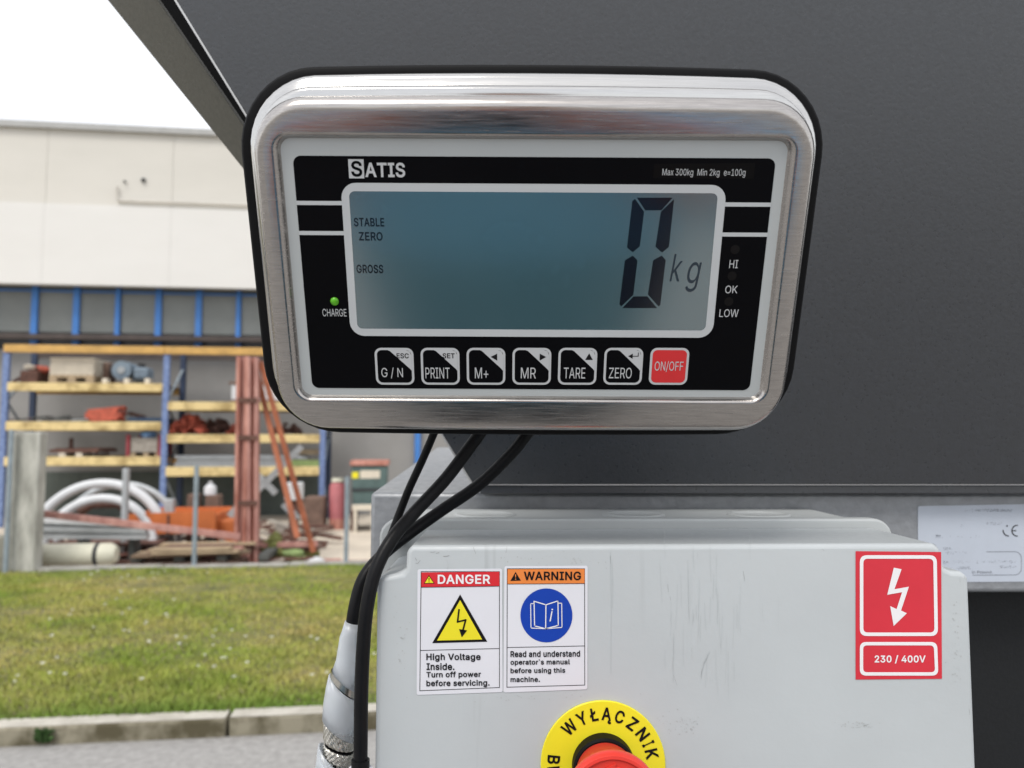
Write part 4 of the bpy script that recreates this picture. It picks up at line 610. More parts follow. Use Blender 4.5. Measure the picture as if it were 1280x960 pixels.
# --- shelf three
t = thing('bar_stack', 'rusty bars lying on wood blocks on the third shelf', 'stack', (U(90, 570, 13.6).x, 13.6, L3), BG)
for k in range(7):
    a = U(62 + 2 * k, 566, 13.5); MB().bar((a.x, 13.5 + .06 * k, L3 + .09 + .012 * (k % 3)), (a.x + .75, 13.5 + .06 * k, L3 + .1 + .02 * (k % 2)), .05, .05).build('bar', 'rust', t)
for px in (78, 99):
    a = U(px, 570, 13.5); MB().box(a.x - .05, a.x + .05, 13.48, 13.9, L3, L3 + .06).build('block', 'white_sheet', t)
a = U(89, 555, 13.8); MB().bar((a.x, 13.8, L3 + .05), (a.x, 13.8, L3 + .3), .05, .05, (0, 1, 0)).build('stub', 'rust', t)
heap(96, 560, 124, 571, 13.8, L3, 14, 'rust', 'scrap_heap', 'low heap of rusty scrap behind the bars on the third shelf', 'scrap', 4)
b = pb(157, 545.5, 202, 569, 13.5, .6, L3)
t = thing('mesh_crate', 'grey filled crate with dark red corner posts on the third shelf', 'crate', ((b[0] + b[1]) / 2, 13.5, L3), BG)
MB().box(b[0] + .06, b[1] - .06, 13.52, 14.05, L3 + .06, b[5] - .02).build('load', 'crate_grey', t, bevel=.02)
for x_ in (b[0], b[1] - .055):
    for y_ in (13.5, 14.05): MB().box(x_, x_ + .055, y_, y_ + .05, L3, b[5] + .03).build('corner_post', 'crate_red', t)
for x_ in (b[0] + .02, (b[0] + b[1]) / 2 - .05, b[1] - .14): MB().box(x_ + .04, x_ + .12, 13.52, 14.0, L3, L3 + .058).build('foot', 'wood', t)
a = U(185, 545, 13.7); solo(MB().blob((a.x, 13.7, b[5] + .03), (.13, .15, .09), 8), 'plastic_bag', 'bag_blue', 'light blue plastic bag on top of the grey crate', 'bag', smooth=True)
# --- right bay
t = thing('white_cabinet', 'white cabinet with brown top on the upper shelf behind the red columns', 'cabinet', (U(315, 500, 13.7).x, 13.7, R1), BG)
b = pb(289, 480.5, 352, 500, 13.6, .6, R1); MB().box(*b).build('body', 'white_plastic', t, bevel=.01); MB().box(b[0] - .04, b[1] + .03, 13.57, 14.23, b[5] + .001, b[5] + .04).build('top', 'wood_dark', t)
MB().box(b[0], b[1] + .3, 13.55, 13.595, R1, R1 + .05).build('front_board', 'wood_dark', t)
heap(211, 516, 252, 542, 13.6, R2, 46, 'chain_red', 'chain_heap', 'big mound of red chain slings on the middle shelf', 'heap', 2)
heap(248, 521, 284, 542, 13.8, R2, 36, 'rust', 'chain_heap', 'dark brown heap beside the big red mound', 'heap', 3)
heap(282, 529, 300, 542, 13.6, R2, 14, 'chain_red', 'chain_heap', 'small red heap just left of the red steel columns', 'heap', 5)
heap(340, 527, 375, 542, 13.8, R2, 20, 'rust', 'scrap_heap', 'dark scrap right of the red steel columns on the middle shelf', 'scrap', 6)
t = thing('sheet_stack', 'pale grey stack of thin metal sheets on the lowest shelf', 'stack', (U(300, 583, 13.6).x, 13.6, R3), BG)
a = U(216, 575, 13.5); b = U(385, 575, 13.5)
for k in range(6): MB().box(a.x + random.uniform(0, .1), b.x - random.uniform(0, .3), 13.5 + random.uniform(0, .04), 14.2, R3 + k * .032, R3 + k * .032 + .024).build('sheet', 'galv', t)
solo(MB().box(*pb(358, 575, 400, 583, 13.46, .03, R3)), 'tarpaulin', 'green_tarp', 'folded green tarpaulin at the right end of the lowest shelf', 'tarpaulin')
solo(MB().box(*pb(368, 562, 400, 568, 13.7, .3, U(380, 568, 13.7).z)).box(*pb(370, 568, 375, 575, 13.75, .1, R3 + .19)).box(*pb(394, 568, 399, 575, 13.75, .1, R3 + .19)), 'timber_trestle', 'wood', 'small timber trestle above the green tarpaulin', 'trestle')

# ================================================================== THINGS ON THE YARD FLOOR
# pale hoops leaning together
def hoop(cx, ytop, rpx, d, r_t, lab, m='white_plastic'):
    c = U(cx, ytop, d); r = rpx * d / F; mb = MB(); cz = c.z - r; n = 48
    pts = [(c.x + r * math.cos(a), d + .10 * math.sin(a) - .1, cz + r * math.sin(a)) for a in [2 * math.pi * k / n for k in range(n)] if cz + r * math.sin(a) > ZY + r_t]
    aa = [a for a in [R(-90 + 360 * k / 64) for k in range(65)] if cz + r * math.sin(a) > ZY + r_t]
    pts = [(c.x + r * math.cos(a), d + .12 * math.sin(a), cz + r * math.sin(a)) for a in aa]
    solo(mb.tube(pts, r_t, 10), 'hoop', m, lab, 'hoop', 'pale hoops stacked in the yard', smooth=True)
hoop(124, 605, 76, 9.6, .055, 'outer white hoop of the pair leaning behind the red bar')
hoop(124, 624, 62, 9.3, .05, 'inner white hoop nested in front of the outer one')
hoop(150, 606, 68, 10.2, .04, 'greyer hoop standing behind the two white ones', 'galv')
b = pb(95, 631, 158, 642, 9.9, .3); solo(MB().tube([(b[0], 10, b[4]), ((b[0] + b[1]) / 2 - .15, 10, b[5]), ((b[0] + b[1]) / 2 + .15, 10, b[5]), (b[1], 10, b[4])], .05, 8), 'rusty_hoop', 'rust', 'rust brown curved bar inside the white hoops', 'bar', smooth=True)
b = pb(149, 586, 159, 700, 9.1, .1, ZY); solo(MB().box(*b), 'white_post', 'galv', 'short pale square post standing in front of the hoops', 'post', bevel=.01)
b = pb(204, 624, 216, 662, 9.6, .12, ZY); solo(MB().box(*b), 'grey_post', 'galv', 'short light grey post behind the orange skip', 'post', bevel=.01)
# grey steel profiles and cream tank
t = thing('steel_profiles', 'bundle of long grey steel profiles lying above the cream tank', 'bundle', (U(100, 665, 8.8).x, 8.8, ZY), BG)
for k in range(9):
    a = U(40 + random.uniform(-6, 6), 650 + k * 2.6, 8.75 + .05 * (k % 4)); c = U(190 - random.uniform(0, 15), 656 + k * 1.9, 8.75 + .05 * (k % 4))
    MB().bar(a, c, .05, .045).build('profile', 'galv' if k % 3 else 'white_plastic', t)
for px in (95, 160):
    a = U(px, 676, 8.7); MB().box(a.x - .03, a.x + .03, 8.80, 9.0, ZY, a.z).build('support', 'scrap_dark', t)
a = U(56, 694, 8.35); c = U(146, 693, 8.35); r = 13 * 8.35 / F
t = thing('storage_tank', 'cream cylindrical tank lying on the yard floor beside the concrete post', 'tank', (a.x, 8.35, ZY), BG)
a.x -= .35
MB().tube([(a.x, 8.35, a.z), (a.x + .001, 8.35, a.z)], .01, 6)
n_ = 24
MB().tube([(a.x - .03, 8.35, a.z), (a.x, 8.35, a.z), (U(120, 694, 8.35).x, 8.35, a.z)], [r * .8, r, r], 24).build('body', 'cream', t, smooth=True, ang=50)
MB().tube([(U(120.5, 694, 8.35).x, 8.35, a.z), (U(125, 694, 8.35).x, 8.35, a.z)], r * 1.03, 24).build('strap', 'dark_gap', t, smooth=True, ang=50)
MB().tube([(U(125.5, 694, 8.35).x, 8.35, a.z), (c.x - .06, 8.35, a.z), (c.x, 8.35, a.z)], [r, r, r * .7], 24).build('end_cap', 'cream', t, smooth=True, ang=50)
# red beams
def ibeam(t, a, b, w_, h, m, name='beam'):
    a, b = Vector(a), Vector(b); d = (b - a).normalized(); sx = Vector((0, 1, 0)); sx = (sx - d * sx.dot(d)).normalized(); n_ = d.cross(sx)
    mb = MB(); tf = w_ * .12
    mb.bar(a + n_ * (h / 2 - tf / 2), b + n_ * (h / 2 - tf / 2), w_, tf, n_); mb.bar(a - n_ * (h / 2 - tf / 2), b - n_ * (h / 2 - tf / 2), w_, tf, n_); mb.bar(a, b, tf, h - 2 * tf, n_)
    return mb.build(name, m, t, bevel=.004, seg=1)
DC = 8.9
cs = thing('steel_columns', 'pair of tall red oxide steel columns standing upright in the yard', 'columns', (U(310, 690, DC).x, DC, ZY), BG)
for px, wpx, yt in ((304.5, 13, 446), (317, 11, 447)):
    a = U(px - 3 if px < 310 else px, 690, DC); c = U(px, yt, DC); a.z = ZY if px < 310 else ZY + .02
    hw = wpx * DC / F
    m_ = 'red_oxide' if px < 310 else 'red_pale'
    MB().bar(a + Vector((-hw * .38, 0, 0)), c + Vector((-hw * .38, 0, 0)), .02 + hw * .12, .14, (0, 1, 0)).build('flange', m_, cs, bevel=.004)
    MB().bar(a + Vector((hw * .38, 0, 0)), c + Vector((hw * .38, 0, 0)), .02 + hw * .12, .14, (0, 1, 0)).build('flange', m_, cs, bevel=.004)
    MB().bar(a + Vector((0, .01, 0)), c + Vector((0, .01, 0)), hw * .62, .02, (0, 1, 0)).build('web', 'red_pale' if px < 310 else 'red_oxide', cs)
    for yy in (500, 547, 629):
        p = U(px - 1, yy, DC - .09); MB().box(p.x - hw * .45, p.x + hw * .45, DC - .088, DC - .072, p.z - .025, p.z + .025).build('splice_plate', 'rust', cs)
b = pb(286, 684, 330, 698, DC - .25, .5, ZY); MB().box(b[0], b[1], DC - .2, DC + .3, ZY - .0, ZY + .02 - .004).build('base_plate', 'red_pale', cs)
for i, (x0, y0, x1, y1, m_) in enumerate(((326, 452, 392, 690, 'red_oxide'), (322, 470, 372, 672, 'red_oxide'))):
    a = U(x0, y0, 8.95 + .12 * i); c = U(x1, y1, 8.95 - .3 * i + .15); mb = MB().bar(a, c, .055, .05, (0, 1, 0))
    solo(mb, 'leaning_strut', 'strut_rust', ('longer red strut leaning against the right of the steel columns', 'shorter red strut leaning nearer the steel columns')[i], 'strut', 'red struts leaning on the columns')
for i, (x0, y0, x1, y1) in enumerate(((377, 558, 318, 617), (318, 590, 345, 617), (287, 645, 302, 628), (354, 630, 372, 648))):
    solo(MB().bar(U(x0, y0, 9.6), U(x1, y1, 9.6), .07, .05, (0, 1, 0)), 'grey_brace', 'galv', ('long light grey brace slanting up to the right behind the struts', 'short grey brace crossing the long one', 'light grey brace end left of the columns', 'light grey brace end low behind the leaning struts')[i], 'brace', 'light grey braces behind the columns')
a = U(50, 641, 8.3); c = U(300, 671, 8.5)
t = thing('long_beam', 'long pale red steel bar sloping down to the steel columns', 'beam', (a.x, 8.4, ZY), BG)
MB().bar((a.x - .2, 8.3, a.z + .02), c, .05, .065, (0, 0, 1)).build('beam', 'red_pale', t, bevel=.004)
t = thing('rusty_plates', 'rusty flat steel plates piled low between the tank and the hoops', 'plates', (U(130, 680, 9.0).x, 9.0, ZY), BG)
for k in range(8):
    a = U(62 + random.uniform(0, 40), 690 - k * 2.0, 8.95); c = U(150 + random.uniform(0, 60), 690 - k * 2.0, 8.95)
    MB().box(a.x, c.x, 8.95 + random.uniform(0, .2), 9.5, ZY + .035 * k, ZY + .035 * k + .026).build('plate', ['rust', 'wood_dark', 'rust', 'scrap_dark', 'red_oxide'][k % 5], t)
t = thing('rusty_plates', 'rusty steel plates and offcuts piled flat under the orange skip', 'plates', (U(230, 680, 9.3).x, 9.4, ZY), BG)
for k in range(7):
    a = U(176 + random.uniform(0, 30), 680, 9.35); c = U(250 + random.uniform(0, 46), 680, 9.35)
    MB().box(a.x, c.x, 9.38 + random.uniform(0, .15), 9.48 + random.uniform(0, .02), ZY + .03 * k, ZY + .03 * k + .022).build('plate', ['scrap_dark', 'rust', 'wood_dark'][k % 3], t)
# orange skip
b = pb(158, 641.5, 269, 668, 9.35, .9)
t = thing('skip', 'bright orange open steel skip behind the wooden pallets', 'skip', ((b[0] + b[1]) / 2, 9.35, ZY), BG)
MB().prism([(b[0], 9.35, b[5] - .0), (b[1], 9.35, b[5] + .03), (b[1], 9.35, b[4]), (b[0] - .02, 9.35, b[4])], (0, .03, 0)).build('front_panel', 'orange', t)
MB().prism([(b[0], 10.2, b[5]), (b[1], 10.2, b[5]), (b[1], 10.2, b[4]), (b[0], 10.2, b[4])], (0, .03, 0)).build('rear_panel', 'orange', t)
MB().box(b[0] + .002, b[0] + .04, 9.381, 10.199, b[4], b[5] - .02).build('side_panel', 'orange', t); MB().box(b[1] - .04, b[1] - .002, 9.381, 10.199, b[4], b[5] - .02).build('side_panel', 'orange', t)
MB().box(b[0] + .04, b[1] - .04, 9.381, 10.199, b[4], b[4] + .03).build('floor', 'orange', t)
p = U(210, 655, 9.34); MB().box(p.x - .012, p.x + .012, 9.335, 9.349, b[4], b[5] - .01).build('rib', 'rust', t)
bb = pb(156, 669, 172, 688, 9.2, .3, ZY); MB().box(bb[0], bb[1], 9.3, 9.6, ZY, b[4] - .002).build('leg', 'orange', t); MB().box(b[1] - .12, b[1] - .04, 9.5, 9.6, ZY, b[4] - .002).build('leg', 'scrap_dark', t)
b2 = pb(272, 651, 292, 662, 9.5, .4, ZY); solo(MB().box(*b2), 'orange_box', 'orange', 'small orange box between the skip and the red columns', 'box', bevel=.01)
for i, (x0, x1, y0) in enumerate(((233, 246, 618), (256, 273, 619))):
    solo(MB().box(*pb(x0, y0, x1, 650, 10.4, .25, ZY)), 'brown_post', 'wood_dark', ('left one of two dark brown posts behind the skip', 'right one of two dark brown posts, under the white canister')[i], 'post', 'dark brown posts behind the skip', bevel=.01)
a = U(263, 609, 10.5)
t = thing('canister', 'small white canister standing on a dark brown post', 'canister', (a.x, 10.5, U(263, 619, 10.4).z), BG)
z_ = U(263, 618.8, 10.4).z; MB().tube([(a.x, 10.5, z_), (a.x, 10.5, z_ + .09), (a.x, 10.5, z_ + .13)], [.075, .075, .04], 14).build('body', 'white_plastic', t, smooth=True, ang=50); MB().tube([(a.x, 10.5, z_ + .131), (a.x, 10.5, z_ + .17)], .02, 10).build('cap', 'white_plastic', t)
# wooden pallets, tilted stack
b = pb(172, 662, 276, 690, 8.55, .8, ZY)
pallet(b[0] - .1, b[0] + 1.05, 8.5, 9.2, ZY + .0, 'grey wooden pallet at the bottom of the stack before the skip', mname='wood_dark')
t = thing('plank_stack', 'weathered pale planks lying crosswise over the pallet before the skip', 'planks', (b[0], 8.5, ZY + .14), BG)
for k in range(4): MB().box(b[0] - .05 + .42 * k, b[0] + .05 + .42 * k, 8.5, 9.2, ZY + .141, ZY + .20).build('bearer', 'scrap_dark', t)
for k in range(9):
    lv, c3 = k // 3, k % 3; zz = ZY + .215 + .03 * lv
    a = (b[0] + .06 + .10 * lv + random.uniform(-.12, .06), 8.47 + .19 * c3, zz); c = (b[0] + 1.12 + random.uniform(-.12, .16) - .06 * lv, 8.47 + .19 * c3 + random.uniform(-.04, .08), zz + random.uniform(0, .012))
    MB().bar(a, c, .16, .022, (0, 0, 1)).build('plank', ['deck_wood', 'wood', 'rust', 'wood', 'red_pale'][k % 5], t)
t = thing('board_fan', 'loose reddish boards fanned out at the foot of the steel columns', 'boards', (U(280, 690, 8.4).x, 8.4, ZY), BG)
for k in range(6):
    a = U(236 + 9 * k, 695 - k * 1.0, 8.35 + .04 * k); c = U(262 + 10 * k, 672 + k * 2.2, 8.9); a.z = ZY + .03 + .01 * k
    MB().bar(a, (c.x, 9.0, ZY + .22 + .02 * k - .02 * k * k * .3), .14, .025, (0, 0, 1)).build('board', 'red_pale' if k % 2 else 'wood', t)
# timber / frames right of the columns
t = thing('timber_cradle', 'low brown rectangular timber frame lying right of the columns', 'frame', (U(365, 697, 8.3).x, 8.3, ZY), BG)
a = U(330, 700, 8.25); c = U(395, 698, 8.25)
MB().box(a.x, c.x, 8.22, 8.3, ZY, ZY + .07).build('front_rail', 'wood_dark', t); MB().box(a.x + .12, c.x + .18, 8.95, 9.02, ZY, ZY + .07).build('rear_rail', 'red_pale', t)
MB().bar((a.x + .04, 8.301, ZY + .035), (a.x + .16, 8.949, ZY + .035), .07, .07).build('side_rail', 'red_pale', t); MB().bar((c.x - .04, 8.301, ZY + .035), (c.x + .12, 8.949, ZY + .035), .09, .07).build('side_rail', 'red_pale', t)
MB().box(a.x + .16, c.x, 8.5, 8.58, ZY + .0, ZY + .06).build('cross_rail', 'red_pale', t)
t = thing('rusty_beams', 'rusty beam ends stacked behind the timber frame', 'beams', (U(350, 670, 9.1).x, 9.1, ZY), BG)
for k in range(3):
    a = U(322, 664 + 5 * k, 9.1); MB().bar((a.x, 9.1 + .1 * k, ZY + .22 - .07 * k), (a.x + .65, 9.15 + .1 * k, ZY + .22 - .07 * k), .08, .05).build('beam', ['red_pale', 'rust', 'moss'][k], t)
for px in (330, 352): a = U(px, 680, 9.1); MB().box(a.x, a.x + .06, 9.05, 9.35, ZY, ZY + .06).build('bearer', 'rust', t)
heap(322, 668, 352, 690, 9.0, ZY, 30, 'moss', 'moss_heap', 'dark mossy green heap left of the yellow-green tyres', 'heap', 9)
for i, (px, py, rr) in enumerate(((367, 668, .09), (369, 675, .10))):
    q = U(px, py, 8.9); mb = MB(); n_ = 20; pts = [(q.x + rr * math.cos(2 * math.pi * k / n_), 8.9 + rr * math.sin(2 * math.pi * k / n_), ZY + .10 + .06 * (1 - i)) for k in range(n_ + 1)]
    solo(mb.tube(pts, .028, 8, False), 'hose_coil', 'green_tarp', ('upper yellow-green hose coil beside the leaning struts', 'lower yellow-green hose coil beside the leaning struts')[i], 'hose', smooth=True)
q = U(395, 678, 8.9); solo(MB().blob((q.x, 8.9, ZY + .04), (.14, .12, .07), 12).blob((q.x + .15, 8.8, ZY + .02), (.08, .1, .05), 13), 'crumpled_wrap', 'white_plastic', 'crumpled pale plastic wrap on the yard right of the struts', 'wrap')
b = pb(356, 603.5, 378, 625, 10.4, .3); t = thing('white_tank', 'white plastic tank behind the leaning struts', 'tank', ((b[0] + b[1]) / 2, 10.4, ZY), BG)
MB().prism([(x, y_, b[4]) for x, y_ in [(p_[0], p_[1]) for p_ in rrect(b[0], b[1], 10.3, 10.6, .06, 4)]], (0, 0, b[5] - b[4])).build('body', 'white_plastic', t, bevel=.01)
MB().box(b[0] + .06, b[1] - .06, 10.36, 10.55, ZY, b[4] - .002).build('stand', 'rust', t)
solo(MB().box(*pb(379, 622, 405, 646, 12.4, .5, ZY)), 'brown_crate', 'wood_dark', 'dark brown crate on the ground at the right end of the rack', 'crate', bevel=.02)
q = U(422, 620, 12.6); z0, z1 = ZY, U(422, 601, 12.6).z
t = thing('gas_cylinder', 'pink-red gas cylinder standing at the end of the rack', 'gas cylinder', (q.x, 12.6, ZY), BG)
MB().tube([(q.x, 12.6, z0), (q.x, 12.6, z1 - .08), (q.x, 12.6, z1 - .03), (q.x, 12.6, z1)], [.125, .125, .09, .04], 20).build('body', 'pink_red', t, smooth=True, ang=50)
MB().tube([(q.x, 12.6, z1 - .012), (q.x, 12.6, z1 + .04)], [.1, .09], 16).build('cap', 'cream', t, smooth=True, ang=50)
MB().tube([(q.x, 12.6, z0), (q.x, 12.6, z0 + .16)], .13, 20).build('foot_ring', 'red_oxide', t, smooth=True, ang=50)
b = pb(437, 582, 484, 613, 12.2, .8)
t = thing('waste_bin', 'dark green rectangular container with a red lid by the warehouse wall', 'container', ((b[0] + b[1]) / 2, 12.2, ZY), BG)
z_ = U(460, 633, 12.2).z
MB().prism([(b[0] + .02, 12.2, b[5]), (b[1], 12.2, b[5]), (b[1] - .02, 12.2, z_), (b[0] + .05, 12.2, z_)], (0, .7, 0)).build('body', 'bin_green', t, bevel=.02)
MB().box(b[0], b[1] + .02, 12.17, 12.93, b[5] + .002, b[5] + .075).build('lid', 'red_oxide', t, bevel=.01)
MB().box(b[0] + .03, b[1] - .01, 12.18, 12.198, U(460, 612, 12.2).z - .02, U(460, 612, 12.2).z + .02).build('rib', 'dark_gap', t)
bb = pb(450, 588, 475, 598, 12.195, .004); MB().box(bb[0], bb[1], 12.196, 12.1995, bb[4], bb[5]).build('label_patch', 'white_sheet', t)
bb = pb(440, 590, 448, 598, 12.195, .004); MB().box(bb[0], bb[1], 12.196, 12.1995, bb[4], bb[5]).build('label_patch', 'ink_yellow', t)
for s_ in (0, 1): x_ = b[0] + .02 + s_ * (b[1] - b[0] - .12); MB().box(x_, x_ + .07, 12.25, 12.85, ZY, z_ - .001).build('foot', 'rust', t)
solo(MB().box(*pb(440, 631, 470, 638, 12.05, .1, U(440, 638, 12.05).z)).box(*pb(442, 638, 446, 641, 12.06, .08, ZY)).box(*pb(464, 638, 468, 641, 12.06, .08, ZY)), 'pallet_end', 'white_sheet', 'pale board end standing in front of the green container', 'board')
a = U(404, 700, 8.5); c = U(460, 697, 8.5)
t = thing('brown_beams', 'pair of dark brown beams on the yard beside the thin pole', 'beams', (a.x, 8.5, ZY), BG)
MB().box(a.x + .1, c.x + .1, 8.45, 8.55, ZY, ZY + .09).build('beam', 'wood_dark', t); MB().box(a.x, c.x, 8.6, 8.7, ZY, ZY + .1).build('beam', 'red_oxide', t)
a = U(395, 690, 8.5); solo(MB().blob((a.x + .12, 8.35, ZY + .03), (.14, .1, .06), 22), 'crumpled_wrap', 'galv', 'crumpled bluish film at the left end of the brown beams', 'wrap')

mb = MB(); rn = random.Random(21)
for _ in range(150):
    u = rn.uniform(-5.2, -1.3); d = rn.uniform(8.35, 12.8); L_ = rn.uniform(.1, .55); a_ = rn.uniform(-.5, .5); z_ = ZY + rn.uniform(.02, .16)
    mb.bar((u, d, z_), (u + L_ * math.cos(a_), d + L_ * math.sin(a_), ZY + rn.uniform(.02, .18)), rn.uniform(.03, .12), rn.uniform(.02, .05))
tag(mb.build('metal_scrap', 'rust', fr=BG), 'loose rusty offcuts scattered low over the yard floor', 'scrap', kind='stuff')
mb = MB()
for _ in range(60):
    u = rn.uniform(-5.2, -1.6); d = rn.uniform(8.5, 12.5); L_ = rn.uniform(.1, .5); a_ = rn.uniform(-.6, .6)
    mb.bar((u, d, ZY + rn.uniform(.03, .25)), (u + L_ * math.cos(a_), d + L_ * math.sin(a_), ZY + rn.uniform(.02, .2)), rn.uniform(.03, .1), rn.uniform(.02, .05))
tag(mb.build('timber_scrap', 'crate_grey', fr=BG), 'loose grey timber offcuts among the rusty scrap in the yard', 'scrap', kind='stuff')

# ================================================================== MACHINE: support frame, hopper
YB = .62
zt_, zb_ = at(640, 616, YB).z, at(640, 741, YB).z; xl = at(463, 617, YB).x
fr_ = thing('support_frame', 'hammered silver-grey steel frame beam carrying the hopper', 'frame', (.5, YB, 0))
zk = at(545, 559, .95).z; xk = at(545, 559, .95).x
MB().prism([(xl, YB, zt_), (xl, YB, zb_), (xl, YB + .006, zb_), (xl, .95, zb_), (xl, .951, zk - .006), (xl, .949, zk)], (1.5, 0, 0))
MB().add([(xl, YB, zb_), (1.3, YB, zb_), (1.3, YB, zt_), (xl, YB, zt_), (xk, .95, zk), (1.3, .95, zk), (xk, .95, zb_), (1.3, .95, zb_)],
         [(0, 1, 2, 3), (3, 2, 5, 4), (4, 5, 7, 6), (0, 6, 7, 1), (0, 3, 4, 6), (1, 7, 5, 2)]).build('beam', 'hammer_grey', fr_, bevel=.0035, seg=3)
for lx in (.62, 1.2): MB().box(lx, lx + .08, YB + .06, YB + .14, 0, zb_ - .001).build('leg', 'hammer_grey', fr_, bevel=.003)
# worn maker's label on the beam (part of the frame)
yl = YB - .0004
def C5(cx, cy, k=0.): return at(1140 + cx / 6.857, 610 + cy / 6.857, yl - k)
lb = MB().poly([C5(50, 165), C5(60, 155), C5(1500, 128), C5(1500, 800), C5(58, 808), C5(52, 800)]).build('maker_label', 'worn_label', fr_)
mb = MB(); rn = random.Random(3)
P5 = lambda x, y: C5(x, y, .0002)
rows = [((450, 545), 190, 10), ((545, 690), 188, 60), ((690, 860), 188, 90), ((640, 775), 302, 26), ((200, 245), 412, 30), ((250, 580), 412, 16), ((410, 450), 322, 8), ((250, 345), 518, 26), ((270, 310), 635, 22),
        ((340, 640), 632, 26), ((650, 900), 628, 40), ((380, 500), 682, 40), ((750, 890), 672, 36), ((280, 500), 552, 24)]
for (xa, xb), yc, n_ in rows:
    for _ in range(n_):
        x_ = rn.uniform(xa, xb); y_ = yc + rn.uniform(-11, 11); w1 = rn.uniform(1.5, 5); h1 = rn.uniform(1.5, 6); sk = rn.uniform(-3, 3)
        pl(mb, [(x_, y_), (x_ + w1, y_ + sk * .3), (x_ + w1 + sk, y_ + h1), (x_ + sk, y_ + h1)], P5)
text(mb, 'in Poland.', 515, 733, 690, 708, P5, .0)
o_ = [(640, 547), (880, 545)] + [(880 + 58 * math.sin(R(a)), 603 - 58 * math.cos(R(a))) for a in range(15, 91, 15)] + [(938, 690)] + [(880 + 58 * math.cos(R(a)), 690 + 55 * math.sin(R(a))) for a in range(15, 91, 15)] + [(520, 747)]
stroke(mb, o_, 4, P5)
mb.build('faded_print', 'faint_ink', lb, fixn=False)
mb = MB()
for a0, a1, cx in ((175, 250 - 160 + 10, 830), ):
    pts = [(cx + 48 * math.cos(R(a)), 365 + 46 * math.sin(R(a))) for a in range(95, 188, 8)]; stroke(mb, pts, 9, P5)
pl(mb, circ(815, 325, 7, 10), P5)
pts = [(903 + 46 * math.cos(R(a)), 366 + 46 * math.sin(R(a))) for a in range(90, 271, 10)]; stroke(mb, pts, 9, P5); stroke(mb, [(860, 366), (890, 366)], 9, P5)
mb.build('ce_mark', 'ce_ink', lb, fixn=False)

# machine body below the beam, behind the enclosure
MBd = MB().box(.06, 1.3, YB + .04, YB + .9, .25, zb_ - .002)
body = thing('machine_body', 'almost black machine housing under the silver beam at right', 'machine', (.6, YB + .05, .25)); MBd.build('side_panel', 'hopper_dark', body, bevel=.003)
for lx in (.1, 1.2): MB().box(lx, lx + .07, YB + .1, YB + .17, 0, .249).build('foot', 'hopper_dark', body)

# hopper
hn = Vector((0, -math.cos(R(11)), -math.sin(R(11))))
P0 = at(600, 605.5, .600)
def hp(px, py, off=0.):
    r = ray(px, py); o = P0 + hn * off; return CAM + r * ((o - CAM).dot(hn) / r.dot(hn))
hop = thing('hopper', 'large dark grey textured steel hopper leaning over behind the indicator', 'hopper', (.35, .62, 1.37))
th = .004
tl, bl = hp(60, -262), hp(592, 605.5); br = hp(1700, 605.5); tr = hp(1900, -262)
MB().prism([tl, bl, br, tr], -hn * th).build('front_sheet', 'hopper_paint', hop, bevel=.0006, seg=1)
ed = (tl - bl).normalized(); sd_ = ed.cross(hn).normalized(); 
if sd_.x > 0: sd_ = -sd_
MB().prism([bl + sd_ * .0002 - hn * .0006, tl + sd_ * .0002 - hn * .0006, tl + sd_ * .0016 - hn * .0006, bl + sd_ * .0016 - hn * .0006], -hn * (th - .0012)).build('sheet_edge', 'edge_metal', hop)
# side wall, set back behind the edge
def hq(px, py, off): return hp(px, py, -off)
# outer line of the band: (168,40)-(300,200) ; inner hidden behind sheet
def along(x0, y0, x1, y1, y): return x0 + (x1 - x0) * (y - y0) / (y1 - y0)
oa, ob = hq(along(168, 40, 300, 200, -262), -262, .10), hq(along(168, 40, 300, 200, 540), 540, .10)
ia, ib = hq(along(197, 0, 294, 142, -262), -262, .045), hq(along(197, 0, 294, 142, 560), 560, .045)
MB().prism([oa, ob, ib, ia], Vector((.003, .006, 0))).build('side_wall', 'hopper_side_lit', hop)
ja, jb = hq(along(160, 0, 262, 142, -262), -262, .06), hq(along(160, 0, 262, 142, 560), 560, .06)
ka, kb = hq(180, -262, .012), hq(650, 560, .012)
MB().prism([ia + Vector((.002, .0, 0)), ib + Vector((.002, .0, 0)), kb, ka], Vector((.002, .003, 0))).build('edge_shade', 'gasket', hop)  # black strip added for the shade beside the sheet edge
z5, z6 = at(640, 606.2, .598).z, at(640, 612.5, .598).z
x5 = at(600, 606, .60).x
MB().box(x5, 1.28, .6035, .70, z6 - .0035, z5 - .0005).build('bottom_flange', 'hopper_paint', hop, bevel=.001)

# ================================================================== ENCLOSURE
YL, YR = .43, .507
E = lambda px, py, k=0.: at(px, py, YL - k)
enc = thing('control_enclosure', 'light grey plastic control box with warning stickers below the indicator', 'control box', (.09, .52, 1.1))
out_ = [(516, 682), (1166, 679.5), (1174, 682.5), (1177, 690), (1178, 703), (1182, 710), (1190, 714), (1202, 714.5), (1209, 718), (1211.5, 724)]
ol = [E(*p) for p in out_]; zbot = 1.4 - .40
xr_ = ol[-1].x; left = [(471, 728), (474, 723), (480, 720.5), (496, 717.5), (503, 716), (507.5, 710), (508, 692), (510.5, 685)]
ll = [E(*p) for p in left]; xl_ = ll[0].x
prof = ol + [Vector((xr_, YL, zbot)), Vector((xl_, YL, zbot))] + ll
MB().prism(prof, (0, YR - YL - .001, 0)).build('lid', 'box_plastic', enc, bevel=.0032, seg=4)
zr, zr2 = at(700, 661, YR).z, at(700, 648.5, YR).z
xb0, xb1 = at(474, 690, YR).x, at(1116, 660, YR).x
def corner(x0, x1, z0, z1, y, r): return [Vector((p[0], y, p[1])) for p in rrect(x0, x1, z0, z1, r, 6)]
